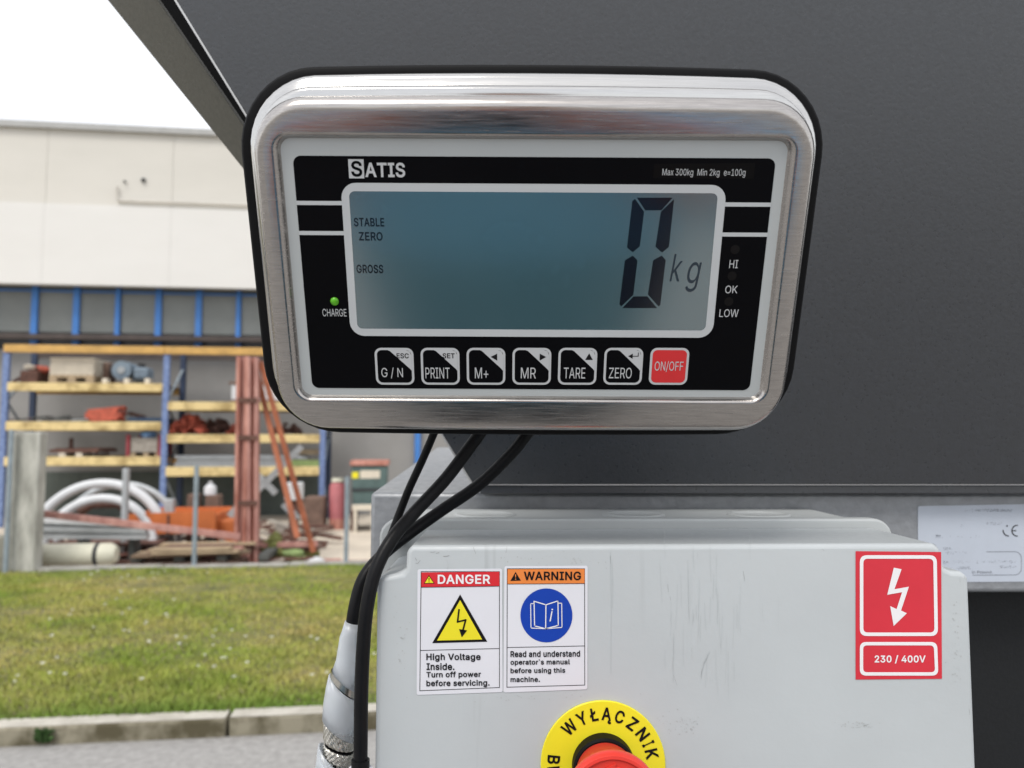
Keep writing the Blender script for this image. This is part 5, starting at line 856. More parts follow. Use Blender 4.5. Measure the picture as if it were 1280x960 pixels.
MB().prism(corner(xb0, xb1, zbot - .004, zr2, YR, .012), (0, .012, 0)).build('rim', 'box_base', enc, bevel=.0015)
MB().prism(corner(xb0 + .004, xb1 - .003, zbot, zr2 - .0035, YR + .0125, .010), (0, .0985, 0)).build('base', 'box_base', enc, bevel=.0015)
for px in (606, 795, 955):      # knock-outs in the top of the base
    c = at(px, 640, YR + .05); zz = zr2 - .0035
    n_ = 28; mk = lambda r, dz: [(c.x + r * math.cos(2 * math.pi * k / n_), YR + .062 + r * 1.0 * math.sin(2 * math.pi * k / n_), zz + dz) for k in range(n_)]
    MB().loft([mk(.0225, .0001), mk(.0215, .0012), mk(.019, .0012), mk(.0178, .0004)], False, True).build('knockout', 'box_base', enc, smooth=True, ang=50)
# screws in the corner notches
for px, py in ((499, 676),):
    c = at(px, py, YR - .004); MB().tube([(c.x, YR - .008, c.z), (c.x, YR - .0008, c.z)], [.0042, .0046], 18).build('corner_screw', 'box_base', enc, smooth=True, ang=50)
    sc_ = MB().bar((c.x - .003, YR - .0084, c.z), (c.x + .003, YR - .0084, c.z), .0006, .0012).build('screw_slot', 'scuff', enc)
# scuffs and chips
mb = MB(); PE = lambda x, y: E(x, y, .0003)
rn = random.Random(11)
for x_, y_, l_, a_ in ((541, 690, 6, -5), (547, 691, 4, -20), (558, 695, 7, -8), (520, 699, 4, 60), (524, 702, 4, -50), (521, 704, 3, 10), (593, 688, 9, 70), (633, 687, 8, -80), (1029, 687, 3, 30), (1168, 680.5, 5, 30), (801, 868, 3, 70),
                       (1182, 828, 1.5, 0), (1073, 909, 8, -12), (1083, 906, 6, -18), (1206, 722, 4, 80), (1200, 725, 6, 85), (930, 720, 12, 80), (763, 700, 10, 88), (835, 735, 9, 85), (838, 748, 5, 80), (844, 850, 14, 70), (877, 844, 10, 88), (1212, 890, 6, 85)):
    dx, dy = math.cos(R(a_)) * l_ / 2, math.sin(R(a_)) * l_ / 2; stroke(mb, [(x_ - dx, y_ - dy), (x_ + dx * .2, y_ + dy * .1 + .3), (x_ + dx, y_ + dy)], rn.uniform(.10, .24) if x_ > 600 else rn.uniform(.2, .5), PE)
mb.build('scuff_marks', 'scuff', enc, fixn=False)
mat('scratch', (.405, .43, .435), .5, 0, .1, 300); mat('smudge', (.40, .41, .40), .6, 0, .06, 300)
mb = MB(); rn = random.Random(5)
for _ in range(46):
    x_ = rn.gauss(872, 40); y_ = rn.gauss(775, 42); l_ = rn.uniform(8, 62); lean = rn.uniform(-2, 2.5) * l_ / 40
    stroke(mb, [(x_, y_ - l_ / 2), (x_ + lean * .35, y_), (x_ + lean, y_ + l_ / 2)], rn.uniform(.10, .22), PE)
for x_, y0_, y1_ in ((763, 690, 842), (765, 700, 760), (559, 700, 712), (896, 735, 780)): stroke(mb, [(x_, y0_), (x_ + 1, (y0_ + y1_) / 2), (x_ + .6, y1_)], .25, PE)
stroke(mb, [(887, 815), (880, 828), (876, 846)], .45, PE); stroke(mb, [(884, 822), (877, 838)], .3, PE)
mb.build('hairline_scratches', 'scratch', enc, fixn=False)
mb = MB()
for cx_, cy_, sx_, sy_, n_ in ((853, 905, 22, 16, 60), (1075, 906, 22, 5, 34), (500, 800, 10, 60, 30), (1195, 800, 9, 70, 30), (700, 700, 90, 8, 34), (650, 872, 80, 5, 24)):
    for _ in range(n_):
        x_ = rn.gauss(cx_, sx_ * .5); y_ = rn.gauss(cy_, sy_ * .5); r_ = rn.uniform(.25, .9); pl(mb, [(x_ + r_ * rn.uniform(.6, 1.3) * math.cos(k * 1.05), y_ + r_ * rn.uniform(.5, 1.2) * math.sin(k * 1.05)) for k in range(6)], lambda x, y: E(x, y, .00022))
mb.build('dirt_specks', 'smudge', enc, fixn=False)
PEn = lambda k: (lambda x, y: E(x, y, k))
def crop4(k): return lambda x, y: E(500 + x / 4.923, 690 + y / 4.923, k)
def rpoly(pts, r, n=5):     # round the corners of a print outline
    o = []
    m_ = len(pts)
    for i in range(m_):
        p = Vector(pts[i]); a = (Vector(pts[i - 1]) - p).normalized() * r; b = (Vector(pts[(i + 1) % m_]) - p).normalized() * r
        for k in range(n + 1):
            t = k / n; q = (p + a) * (1 - t) ** 2 + p * 2 * t * (1 - t) + (p + b) * t * t; o.append((q.x, q.y))
    return o
def bolt(mb, cx, cy, w_, h_, pm, big=False):
    # zig-zag arrow: a shaft down-left, a step right, a shaft down to an arrow head
    pts = [(.30, 0), (.62, .02), (.40, .33), (.98, .30), (.70, .72), (.98, .76), (.42, 1.0), (.18, .66), (.45, .70), (.68, .40), (.10, .44)] if big else \
          [(.28, 0), (.42, .01), (.36, .36), (.90, .28), (.74, .72), (1.0, .72), (.60, 1.0), (.30, .70), (.56, .71), (.68, .40), (.18, .47)]
    pl(mb, [(cx + (x - .5) * w_, cy + (y - .5) * h_) for x, y in pts], pm)
# danger sticker
K = crop4
def sticker(name, lab, outl, m='label_white'):
    mb = MB(); n_ = rpoly(outl, 14); pl(mb, n_, K(.0003)); o = mb.build(name, m, enc); o['label'] = lab; return o
ds = sticker('warning_sticker', 'white sticker with a red band reading DANGER', [(108, 106), (628, 102), (632, 862), (102, 880)])
ws = sticker('warning_sticker', 'white sticker with an orange band reading WARNING', [(642, 87), (1155, 84), (1153, 845), (636, 865)])
mb = MB(); stroke(mb, [(130, 121), (612, 121), (612, 834), (122, 854)], 4, K(.0004), True); stroke(mb, [(128, 606), (612, 594)], 4, K(.0004)); mb.build('border', 'ink_black', ds, fixn=False)
mb = MB(); pl(mb, [(132, 126), (612, 121), (612, 210), (131, 217)], K(.0005)); mb.build('band', 'ink_red', ds); mb = MB(); stroke(mb, [(131, 217), (612, 210)], 3, K(.00055)); mb.build('band_line', 'ink_black', ds, fixn=False)
mb = MB(); pl(mb, [(178, 142), (213, 194), (147, 195)], K(.0006)); mb.build('small_triangle_edge', 'ink_black', ds); mb = MB(); pl(mb, [(178, 150), (206, 190), (153, 191)], K(.0007)); mb.build('small_triangle', 'ink_yellow', ds)
mb = MB(); pl(mb, [(175, 160), (182, 160), (180, 178), (177, 178)], K(.0008)); pl(mb, circ(178.5, 184, 3, 8), K(.0008)); mb.build('exclamation_mark', 'ink_black', ds)
mb = MB(); text(mb, 'DANGER', 232, 197, 556, 139, K(.0007), .030); mb.build('lettering', 'ink_white', ds, fixn=False)
mb = MB(); pl(mb, [(370, 261), (537, 552), (198, 561)], K(.0005)); mb.build('triangle_edge', 'ink_black', ds); mb = MB(); pl(mb, [(370, 296), (505, 538), (228, 545)], K(.0006)); mb.build('triangle', 'ink_yellow', ds)
mb = MB(); stroke(mb, [(363, 356), (354, 430), (404, 418), (386, 485)], 10, K(.0008)); pl(mb, [(363, 474), (413, 482), (380, 525)], K(.0008)); mb.build('lightning_bolt', 'ink_black', ds, fixn=False)
mb = MB(); kk = K(.0006)
text(mb, 'High Voltage', 162, 676, 496, 624, kk, .017, slope=-.0); text(mb, 'Inside.', 163, 727, 335, 683, kk, .017); text(mb, 'Turn off power', 162, 781, 498, 737, kk, .017, slope=-.01); text(mb, 'before servicing.', 162, 836, 551, 789, kk, .017, slope=-.01)
mb.build('lettering', 'ink_black', ds, fixn=False)
# warning sticker
mb = MB(); stroke(mb, [(660, 103), (1136, 103), (1137, 819), (658, 832)], 4, K(.0004), True); stroke(mb, [(659, 588), (1136, 578)], 4, K(.0004)); mb.build('border', 'ink_black', ws, fixn=False)
mb = MB(); pl(mb, [(662, 106), (1136, 104), (1136, 193), (661, 196)], K(.0005)); mb.build('band', 'ink_orange', ws); mb = MB(); stroke(mb, [(661, 197), (1136, 194)], 3, K(.00055)); mb.build('band_line', 'ink_black', ws, fixn=False)
mb = MB(); pl(mb, [(711, 122), (744, 176), (679, 178)], K(.0006)); text(mb, 'WARNING', 762, 174, 1114, 120, K(.0007), .030); mb.build('lettering', 'ink_black', ws, fixn=False)
mb = MB(); pl(mb, [(708, 138), (715, 138), (713, 158), (710, 158)], K(.0008)); pl(mb, circ(711.5, 167, 3.5, 8), K(.0008)); mb.build('exclamation_mark', 'ink_orange', ws)
mb = MB(); pl(mb, [(901 + 160 * math.cos(2 * math.pi * k / 56), 390 + 166 * math.sin(2 * math.pi * k / 56)) for k in range(56)], K(.0005)); mb.build('blue_disc', 'ink_blue', ws)
mb = MB(); kk = K(.0007)
stroke(mb, [(898, 325), (825, 303), (828, 455), (896, 472)], 6, kk); stroke(mb, [(898, 325), (972, 301), (974, 452), (896, 472)], 6, kk); stroke(mb, [(898, 325), (896, 472)], 6, kk)
stroke(mb, [(825, 317), (804, 318), (806, 468), (896, 472)], 5, kk); stroke(mb, [(974, 315), (995, 315), (997, 464), (896, 472)], 5, kk)
stroke(mb, [(935, 368), (924, 424)], 7, kk); pl(mb, circ(937, 354, 5, 8), kk)
mb.build('open_book', 'ink_white', ws, fixn=False)
mb = MB(); kk = K(.0006)
for s_, x1, y1, y0 in (('Read and understand', 1108, 610, 650), ('operator`s manual', 1046, 662, 704), ('before using this', 1017, 714, 756), ('machine.', 861, 768, 803)): text(mb, s_, 680, y0 - 2, x1, y1, kk, .017, slope=-.008)
mb.build('lettering', 'ink_black', ws, fixn=False)
# red voltage sign
def C6(k): return lambda x, y: E(1000 + x / 4.364, 600 + y / 4.364, k)
vs = MB().poly([E(1069.5, 689, .0003), E(1176.5, 690, .0003), E(1177.5, 848.5, .0003), E(1069.5, 849.5, .0003)]).build('voltage_sign', 'sign_red', enc); vs['label'] = 'red sign with white flash arrow and 230 / 400V'
mb = MB()
def rr(x0, y0, x1, y1, r, w_, mb, k): ring(mb, rpoly([(x0, y0), (x1, y0), (x1 + 1.5, y1), (x0, y1)], r), rpoly([(x0 + w_, y0 + w_), (x1 - w_, y0 + w_), (x1 + 1.5 - w_, y1 - w_), (x0 + w_, y1 - w_)], r * .62), PEn(k))
rr(1074.8, 694, 1171, 795, 9, 4.4, mb, .0005); rr(1074.8, 802.5, 1171.5, 844.5, 8, 4.2, mb, .0005)
pl(mb, [(512, 478), (554, 487), (515, 596), (594, 582), (551, 712), (583, 727), (511, 796), (492, 688), (527, 704), (557, 612), (476, 626)], C6(.0005))
text(mb, '230 / 400V', 1093.3, 829.3, 1157, 819, PEn(.0005), .034); mb.build('white_print', 'ink_white', vs, fixn=False)
# emergency stop
ec = (753.5, 954.5); cE = E(*ec); k_ = cE.z
def ER(r, dy=0., n=56, dx=0.): return [(cE.x + dx + r * math.cos(2 * math.pi * k / n), YL - dy, cE.z + r * math.sin(2 * math.pi * k / n)) for k in range(n)]
sc = .43 / F * 1.002; r0 = 75.3 * sc
es = MB().loft([ER(r0, .0002), ER(r0, .0012), ER(r0 - .0004, .0016)], False, True).build('stop_ring', 'stop_yellow', enc, smooth=True, ang=30); es['label'] = 'yellow ring plate lettered around the emergency stop button'
def place_round(mb, ch, ang, r, h, w_, inward=False, bold=.022):
    v, f = glyphs(ch, bold, 0.)
    ex = {'Ł': 1, 'Ą': 1.25, 'Ń': 1.25}.get(ch, 1.)
    rad = Vector((math.sin(R(ang)), math.cos(R(ang)))); tan = Vector((math.cos(R(ang)), -math.sin(R(ang))))
    u = -rad if inward else rad; x = -tan if inward else tan
    lo = -.25 * h if ch == 'Ą' else 0
    pts = []
    for a, b in v:
        q = rad * r + x * ((a - .5) * w_) + u * ((b * ex - .5) * h + lo); pts.append((cE.x + q.x, YL - .0019, cE.z + q.y))
    mb.add(pts, f)
mb = MB()
wd = {'W': 1.45, 'I': .3, 'Y': 1.05, 'Ł': .85, 'Ą': 1.05, 'C': .95, 'Z': .9, 'N': 1.0, 'K': .95, 'B': .9, 'E': .8, 'P': .85, 'Ń': 1., 'S': .9, 'T': .95, 'A': 1.05}
for ch, a_ in zip('WYŁĄCZNIK', (-42.5, -25, -10.5, 4.5, 20, 36.5, 53, 65.5, 77.5)): place_round(mb, ch, a_, 60 * sc, 15.5 * sc, 11.5 * sc * wd[ch])
for i, ch in enumerate('BEZPIECZEŃSTWA'): place_round(mb, ch, -84 - 12.1 * i, 60 * sc, 15 * sc, 11 * sc * wd[ch], True)
mb.build('ring_lettering', 'ink_black', es, fixn=False)
MB().loft([ER(.0166, .0017), ER(.0166, .0095), ER(.0155, .0105), ER(.0135, .0105)], False, True).build('collar', 'gasket', enc, smooth=True, ang=40)
kn = MB().loft([ER(.0145, .0106), ER(.0151, .0115), ER(.0154, .030), ER(.0175, .0335), ER(.0212, .0365), ER(.0226, .0395), ER(.0226, .0430), ER(.0214, .0448), ER(.0200, .0450), ER(.0190, .0438), ER(.009, .0436)], False, True).build('stop_button', 'stop_red', enc, smooth=True, ang=35)
kn['label'] = 'red mushroom push button of the emergency stop'
mb = MB()
for k in range(3):      # raised turning arrows on the button
    a0 = 30 + 120 * k; pts = [(cE.x + .0150 * math.cos(R(a0 + 8 * i)), YL - .0440, cE.z + .0150 * math.sin(R(a0 + 8 * i))) for i in range(8)]
    mb.tube(pts, .0011, 6); p1 = pts[-1]
    t_ = Vector((-math.sin(R(a0 + 56)), 0, math.cos(R(a0 + 56)))); nn = Vector((math.cos(R(a0 + 56)), 0, math.sin(R(a0 + 56)))); q = Vector(p1)
    mb.prism([q + nn * .003, q + t_ * .005, q - nn * .003], (0, -.0008, 0))
mb.build('turn_arrow', 'stop_red', kn, smooth=True, ang=40)

# ================================================================== WEIGHING INDICATOR
ind = thing('weighing_indicator', 'stainless steel weighing indicator with a teal display reading 0 kg', 'weighing indicator', (0, -.03, -.03), IND)
mm = .001
def IR(l, r_, b, t, rad, z, bt=0., bb=0.): return [(x * mm, y * mm, z * mm) for x, y in rrect(l, r_, b, t, rad, 10, bt, bb)]
bez = [(-115.3, 115.3, -.1, 123.9, 5, -.6, 0, 0), (-115.6, 115.6, -.3, 124.1, 5.3, -.2, 0, 0), (-116.4, 116.6, -.8, 124.7, 6.1, 1.1, 0, 0), (-117.3, 117.5, -1.3, 125.4, 7, 2.4, 0, 0), (-117.9, 118.1, -1.8, 125.9, 7.5, 2.95, 0, 0), (-118.7, 118.9, -2.4, 126.6, 8.1, 3.15, 0, 0),
       (-119.2, 119.4, -2.8, 127.0, 8.5, 3.18, 0, 0), (-122.6, 122.9, -12.6, 135.4, 19, 3.2, .5, .3), (-123.2, 123.5, -13.3, 136.0, 19.6, 3.15, .6, .4)]
for k in range(1, 8):       # rounded outer edge
    a_ = R(90 * k / 7); sx_, cx_ = math.sin(a_), 1 - math.cos(a_)
    bez.append((-123.2 - 5.2 * sx_, 123.5 + 5.2 * sx_, -13.3 - 5.6 * sx_, 136.0 + 5.5 * sx_, 19.6 + 5.4 * sx_, 3.15 - 7.0 * cx_, .6 + .5 * sx_, .4 + .4 * sx_))
bez.append((-128.6, 128.9, -19.1, 141.7, 25.2, -11, 1.1, .8))
MB().loft([IR(*q) for q in bez]).build('front_bezel', 'steel', ind, smooth=True, ang=70)
MB().loft([IR(-127, 127, -17.5, 140.4, 25, -8.2), IR(-129.0, 129.0, -19.4, 142.2, 26.5, -9.4, 1.1, .8), IR(-130.2, 130.3, -20.4, 144.2, 28, -9.7, 1.4, .9), IR(-130.6, 130.7, -20.8, 144.9, 28.5, -10.3, 1.5, 1), IR(-130.8, 130.9, -21.0, 145.3, 28.8, -12.6, 1.6, 1),
           IR(-131.2, 131.3, -21.3, 145.8, 29.3, -13.4, 1.7, 1), IR(-133.0, 133.1, -22.6, 148.2, 31.5, -14.2, 2.1, 1.1), IR(-134.0, 134.1, -23.4, 149.4, 32.6, -15.4, 2.3, 1.2), IR(-135.0, 135.0, -24.2, 150.2, 33.4, -18.4, 2.5, 1.3), IR(-136.2, 136.0, -25.2, 150.5, 34, -26, 2.5, 1.3)]).build('rear_shell_rim', 'steel_shell', ind, smooth=True, ang=80)
MB().loft([IR(-136, 136, -25, 150, 34, -24.0, 2.5, 1.3), IR(-140.6, 140.0, -29.8, 152.8, 37, -24.4, 2.6, 1.3), IR(-142.0, 141.2, -31.2, 153.8, 38, -26, 2.7, 1.4), IR(-142.2, 141.4, -31.4, 153.9, 38, -31, 2.7, 1.4), IR(-139, 139, -29, 150, 34, -32.5, 2.5, 1.3)]).build('gasket', 'gasket', ind, smooth=True, ang=60)
MB().loft([IR(-138, 138, -28, 149, 34, -31, 2.4, 1.2), IR(-136, 136, -27, 147, 33, -40, 2, 1), IR(-124, 124, -16, 136, 28, -56)], True, True).build('rear_shell', 'steel_shell', ind, smooth=True, ang=60)
# bracket back to the hopper
_o = IND @ Vector((0, .10, 0)); _z = IND.to_3x3() @ Vector((0, 0, 1)); dz_ = (_o - P0).dot(hn) / _z.dot(hn)      # distance back to the hopper
MB().box(-.05, .05, .085, .12, -dz_ + .006, -.0565).build('bracket', 'hopper_dark', ind, bevel=.002)
MB().box(-.07, .07, .07, .13, -dz_ + .0015, -dz_ + .0055).build('bracket_plate', 'hopper_dark', ind)
def IP(z): return lambda x, y: (x * mm, y * mm, z * mm)
plate = MB(); pl(plate, rrect(-115.6, 115.6, -.4, 124.2, 5.2), IP(-.3)); plate = plate.build('faceplate', 'overlay_grey', ind)
mb = MB(); pl(mb, rrect(-110.3, 110.5, 3.5, 116.3, 3.6), IP(-.15)); blk = mb.build('black_field', 'overlay_black', ind)
for y0 in (94.2, 80.3):
    mb = MB(); pl(mb, [(-110.4, y0), (-88, y0), (-88, y0 + 1.9), (-110.4, y0 + 1.9)], IP(-.05)); mb.build('stripe', 'print_frame', blk)
    mb = MB(); pl(mb, [(88, y0 + .4), (110.6, y0 + .4), (110.6, y0 + 2.3), (88, y0 + 2.3)], IP(-.05)); mb.build('stripe', 'print_frame', blk)
mb = MB(); n1 = rrect(-89.2, 89.2, 31.0, 104.4, 7); n2 = rrect(-85.6, 85.4, 34.7, 100.6, 2.6); ring(mb, n1, n2, IP(.05)); mb.build('display_frame', 'print_frame', ind)
mb = MB(); pl(mb, rrect(-85.9, 85.7, 34.4, 100.9, 2.8), IP(-.04)); lcd = mb.build('display', 'lcd', ind); lcd['label'] = 'teal liquid crystal display showing 0 kg'
def C3(x, y): a = ipx(420 + x / 2.667, 180 + y / 2.667); return (a[0], a[1], .00002)
for pts in ([(1003, 179), (1122, 179), (1085, 221), (1031, 221)], [(997, 183), (1027, 226), (1013, 341), (989, 361), (970, 345), (988, 190)], [(1127, 184), (1110, 343), (1087, 362), (1065, 343), (1083, 226)],
            [(989, 372), (1005, 388), (991, 503), (951, 541), (945, 533), (963, 388)], [(1086, 372), (1099, 387), (1081, 537), (1075, 541), (1040, 502), (1057, 388)], [(992, 508), (1038, 508), (1070, 547), (955, 547)]):
    MB().poly([C3(*p) for p in pts]).build('digit_segment', 'lcd_ink', lcd)
mb = MB(); pI = IP(.02)
for wd_, r4 in (('STABLE', (-84.2, 84.4, -69.9, 88.5)), ('ZERO', (-82.2, 77.8, -71, 81.9)), ('GROSS', (-84.3, 62.2, -71.5, 66.4))):
    mb = MB(); text(mb, wd_, *r4, pI, .02); mb.build('status_word', 'lcd_ink', lcd, fixn=False)
mb = MB()
a = C3(1112, 458); c = C3(1158, 367); text(mb, 'k', a[0] * 1000, a[1] * 1000, c[0] * 1000, c[1] * 1000, pI, -.012, .2)
a = C3(1163, 493); c = C3(1220, 394); text(mb, 'g', a[0] * 1000, a[1] * 1000, c[0] * 1000, c[1] * 1000, pI, -.012, .2); mb.build('unit_text', 'lcd_ink_soft', lcd, fixn=False)
# logo, rating sticker, words
pI = IP(-.02)
mb = MB(); pl(mb, [(-85.1, 106.4), (-78.1, 106.4), (-78.0, 114.9), (-85.1, 114.9)], IP(-.08)); text(mb, 'ATIS', -77.6, 106.9, -59.2, 113.5, pI, .026); mb.build('logo', 'print_light', ind, fixn=False)
mb = MB(); text(mb, 'S', -84.0, 107.1, -78.9, 114.2, IP(-.02), .02); mb.build('logo_initial', 'overlay_black', ind, fixn=False)
mb = MB(); pl(mb, [(54.9, 107.2), (101.2, 107.2), (101.2, 114.3), (54.9, 113.6)], IP(-.08)); rs = mb.build('rating_sticker', 'sticker_black', ind)
mb = MB(); text(mb, 'Max 300kg', 59, 107.7, 73.2, 111.5, pI, 0); text(mb, 'Min 2kg', 75.2, 107.7, 85.3, 111.5, pI, 0); text(mb, 'e=100g', 87.3, 107.7, 97.2, 111.5, pI, 0); mb.build('lettering', 'print_light', rs, fixn=False)
for wd_, r4 in (('HI', (94.0, 65.7, 98.1, 69.6)), ('OK', (93.2, 53.4, 99.1, 57.2)), ('LOW', (91.5, 41.6, 100.8, 45.5)), ('CHARGE', (-102.2, 40.8, -90.5, 44.6))):
    mb = MB(); text(mb, wd_, *r4, pI, .006); mb.build('light_caption', 'print_light', ind, fixn=False)
for x, y in ((96, 74.6), (95.8, 61.9), (95.5, 49.3)):
    mb = MB(); pl(mb, circ(x, y, 2.2, 24), pI); mb.build('status_light', 'led_off', ind)
mk = lambda r, z: [(x * mm, y * mm, z * mm) for x, y in circ(-95.9, 48.3, r, 24)]
MB().loft([mk(2.1, -.1), mk(2.0, .4), mk(1.5, .9), mk(.7, 1.15)], False, True).build('charge_light', 'led_green', ind, smooth=True)
# keys
keys = [('G / N', (.15, .71), 'ESC'), ('PRINT', (.11, .74), 'SET'), ('M+', (.21, .56), '<'), ('MR', (.22, .61), '>'), ('TARE', (.15, .71), '^'), ('ZERO', (.14, .73), 'e'), ('ON/OFF', (.13, .87), None)]
for i, (word, (a, b), top) in enumerate(keys):
    x0 = -77.9 + 22.85 * i; y1 = 24.9 + .13 * i; w_ = 19.3; y0 = y1 - 19.4
    q = lambda u, v: (x0 + u * w_, y1 - v * 19.4)
    mb = MB(); pl(mb, rrect(x0, x0 + w_, y0, y1, 3.4), IP(-.06)); key = mb.build('key', 'print_light', ind); key['label'] = 'membrane key marked %s' % word
    mb = MB(); pl(mb, rrect(x0 + 1.15, x0 + w_ - 1.15, y0 + 1.15, y1 - 1.15, 2.4), IP(.0)); mb.build('key_face', 'key_red' if top is None else 'overlay_black', key)
    if top is None:
        mb = MB(); text(mb, word, *q(a, .645), *q(b, .355), IP(.06), .006); mb.build('key_word', 'print_light', key, fixn=False); continue
    mb = MB(); pl(mb, [q(.33, .055), q(.40, .085), q(.90, .56), q(.945, .62), q(.945, .20), q(.90, .09), q(.80, .055)], IP(.05)); text(mb, word, *q(a, .825), *q(b, .53), IP(.06), .004); mb.build('key_word', 'print_light', key, fixn=False)
    mb = MB(); z = IP(.09)
    if top in ('ESC', 'SET'): text(mb, top, *q(.565, .28), *q(.88, .14), z, .02)
    elif top == '<': pl(mb, [q(.62, .24), q(.79, .15), q(.79, .34)], z)
    elif top == '>': pl(mb, [q(.70, .15), q(.87, .24), q(.70, .34)], z)
    elif top == '^': pl(mb, [q(.69, .32), q(.79, .14), q(.89, .32)], z)
    else: stroke(mb, [q(.87, .13), q(.87, .22), q(.72, .22)], .42, z); pl(mb, [q(.61, .22), q(.73, .15), q(.73, .29)], z)
    mb.build('key_symbol', 'ink_black', key, fixn=False)
# ================================================================== CABLES, SLEEVES
def spline(pts, n=10):
    P = [Vector(p) for p in pts]; P = [P[0] * 2 - P[1]] + P + [P[-1] * 2 - P[-2]]; o = []
    for i in range(1, len(P) - 2):
        for k in range(n):
            t = k / n; a, b, c, d = P[i - 1], P[i], P[i + 1], P[i + 2]
            o.append(.5 * ((2 * b) + (c - a) * t + (2 * a - 5 * b + 4 * c - d) * t * t + (3 * b - a - 3 * c + d) * t ** 3))
    o.append(P[-2]); return o
def cable(pts, r, lab):
    p = spline([at(x, y, d) for x, y, d in pts]); o = MB().tube(p, r, 16).build('cable', 'cable_black', smooth=True)
    return tag(o, lab, 'cable', 'black cables hanging from the indicator')
cable([(620, 505, .455), (602, 538, .455), (585, 562, .455), (556, 600, .452), (516, 643, .445), (490, 674, .435), (470, 712, .428), (459, 757, .425), (454, 810, .424), (451.5, 870, .424), (451, 915, .424), (450.5, 957, .424)], .0037, 'thick black cable in front of the others, hanging beside the control box')
cable([(685, 508, .46), (662, 538, .46), (640, 566, .462), (600, 605, .466), (552, 638, .468), (510, 668, .462), (478, 694, .452), (455, 722, .445), (444, 757, .442), (438, 800, .442), (430, 860, .442), (424, 960, .442), (421, 1010, .442)], .0036, 'thick black cable from the right that runs into the translucent sleeve')
cable([(556, 508, .46), (543, 540, .465), (528, 575, .47), (511, 612, .476), (498, 645, .478), (484, 680, .472), (467, 706, .462), (452, 738, .455), (446, 780, .452), (438, 850, .452), (432, 1000, .452)], .0024, 'thin black cable, leftmost of the three under the indicator')
YS = .442
def sleeve(t, stations, name, m, skew=.0, n=28, cap=False):
    mb = MB(); rings = []
    for x, y, rp_, sk in stations:
        c = at(x, y, YS); r = rp_ * YS / F
        rings.append([(c.x + r * math.cos(2 * math.pi * k / n), YS + r * math.sin(2 * math.pi * k / n), c.z - sk * (math.cos(2 * math.pi * k / n)) * r) for k in range(n)])
    mb.loft(rings, cap, cap); o = mb.build(name, m, t, smooth=True, ang=60)
    return o
sl = thing('cable_sleeve', 'translucent white cable sleeve with metal hose clamps left of the control box', 'cable sleeve', (at(425, 900, YS).x, YS, 1.2))
for st_ in ([(441, 778, 9.5, .25), (438.5, 792, 11, .3), (437, 800, 12, .4), (434.5, 830, 14, .4), (431, 851, 15.5, .85)], [(428, 858, 16.6, .9), (427, 872, 19.0, .7), (425.5, 890, 20.5, .6), (424, 912, 20.5, .72)], [(419, 949, 20.5, .9), (418, 965, 22, .7), (417, 1000, 25, .2), (417, 1050, 25, 0)]):
    o = sleeve(sl, st_, 'sleeve_section', 'sleeve_plastic'); sm = o.modifiers.new('wall', 'SOLIDIFY'); sm.thickness = .0009; sm.offset = -1
sleeve(sl, [(430.5, 850, 15.9, .85), (429.5, 858, 16.2, .85)], 'hose_clamp', 'clamp_metal')
def knurl(px, y0, y1, rp_, k):
    mb = MB(); n = 60; rings = []
    for j in range(9):
        t = j / 8; c = at(px, y0 + (y1 - y0) * t, YS); r = rp_ * YS / F * (1 if 0 < j < 8 else .93)
        rings.append([(c.x + (r + .00035 * ((i + j) % 3 == 0)) * math.cos(2 * math.pi * i / n), YS + (r + .00035 * ((i + j) % 3 == 0)) * math.sin(2 * math.pi * i / n), c.z - .35 * r * math.cos(2 * math.pi * i / n)) for i in range(n)])
    mb.loft(rings, True, True).build('gland_nut', 'clamp_metal', sl, smooth=False)
knurl(424, 906, 931, 18.6, 0); knurl(423.5, 935, 950, 18.2, 1)
sleeve(sl, [(424, 933.5, 17, .35), (424, 935.5, 17, .35)], 'seal_ring', 'gasket', cap=True); sleeve(sl, [(427, 950, 9, .2), (427, 985, 9, 0)], 'gland_stem', 'clamp_metal', cap=True)
c = at(450.5, 958, .424)
t = thing('cable_gland', 'pale cap under the end of the thick black cable', 'cable gland', (c.x, .424, c.z - .03))
MB().tube([(c.x, .424, c.z + .0035), (c.x, .424, c.z - .0005)], .0048, 18).build('collar', 'cable_black', t, smooth=True, ang=40)
MB().tube([(c.x, .424, c.z - .0006), (c.x, .424, c.z - .004), (c.x, .424, c.z - .03)], [.006, .0085, .0085], 18).build('body', 'label_white', t, smooth=True, ang=60)

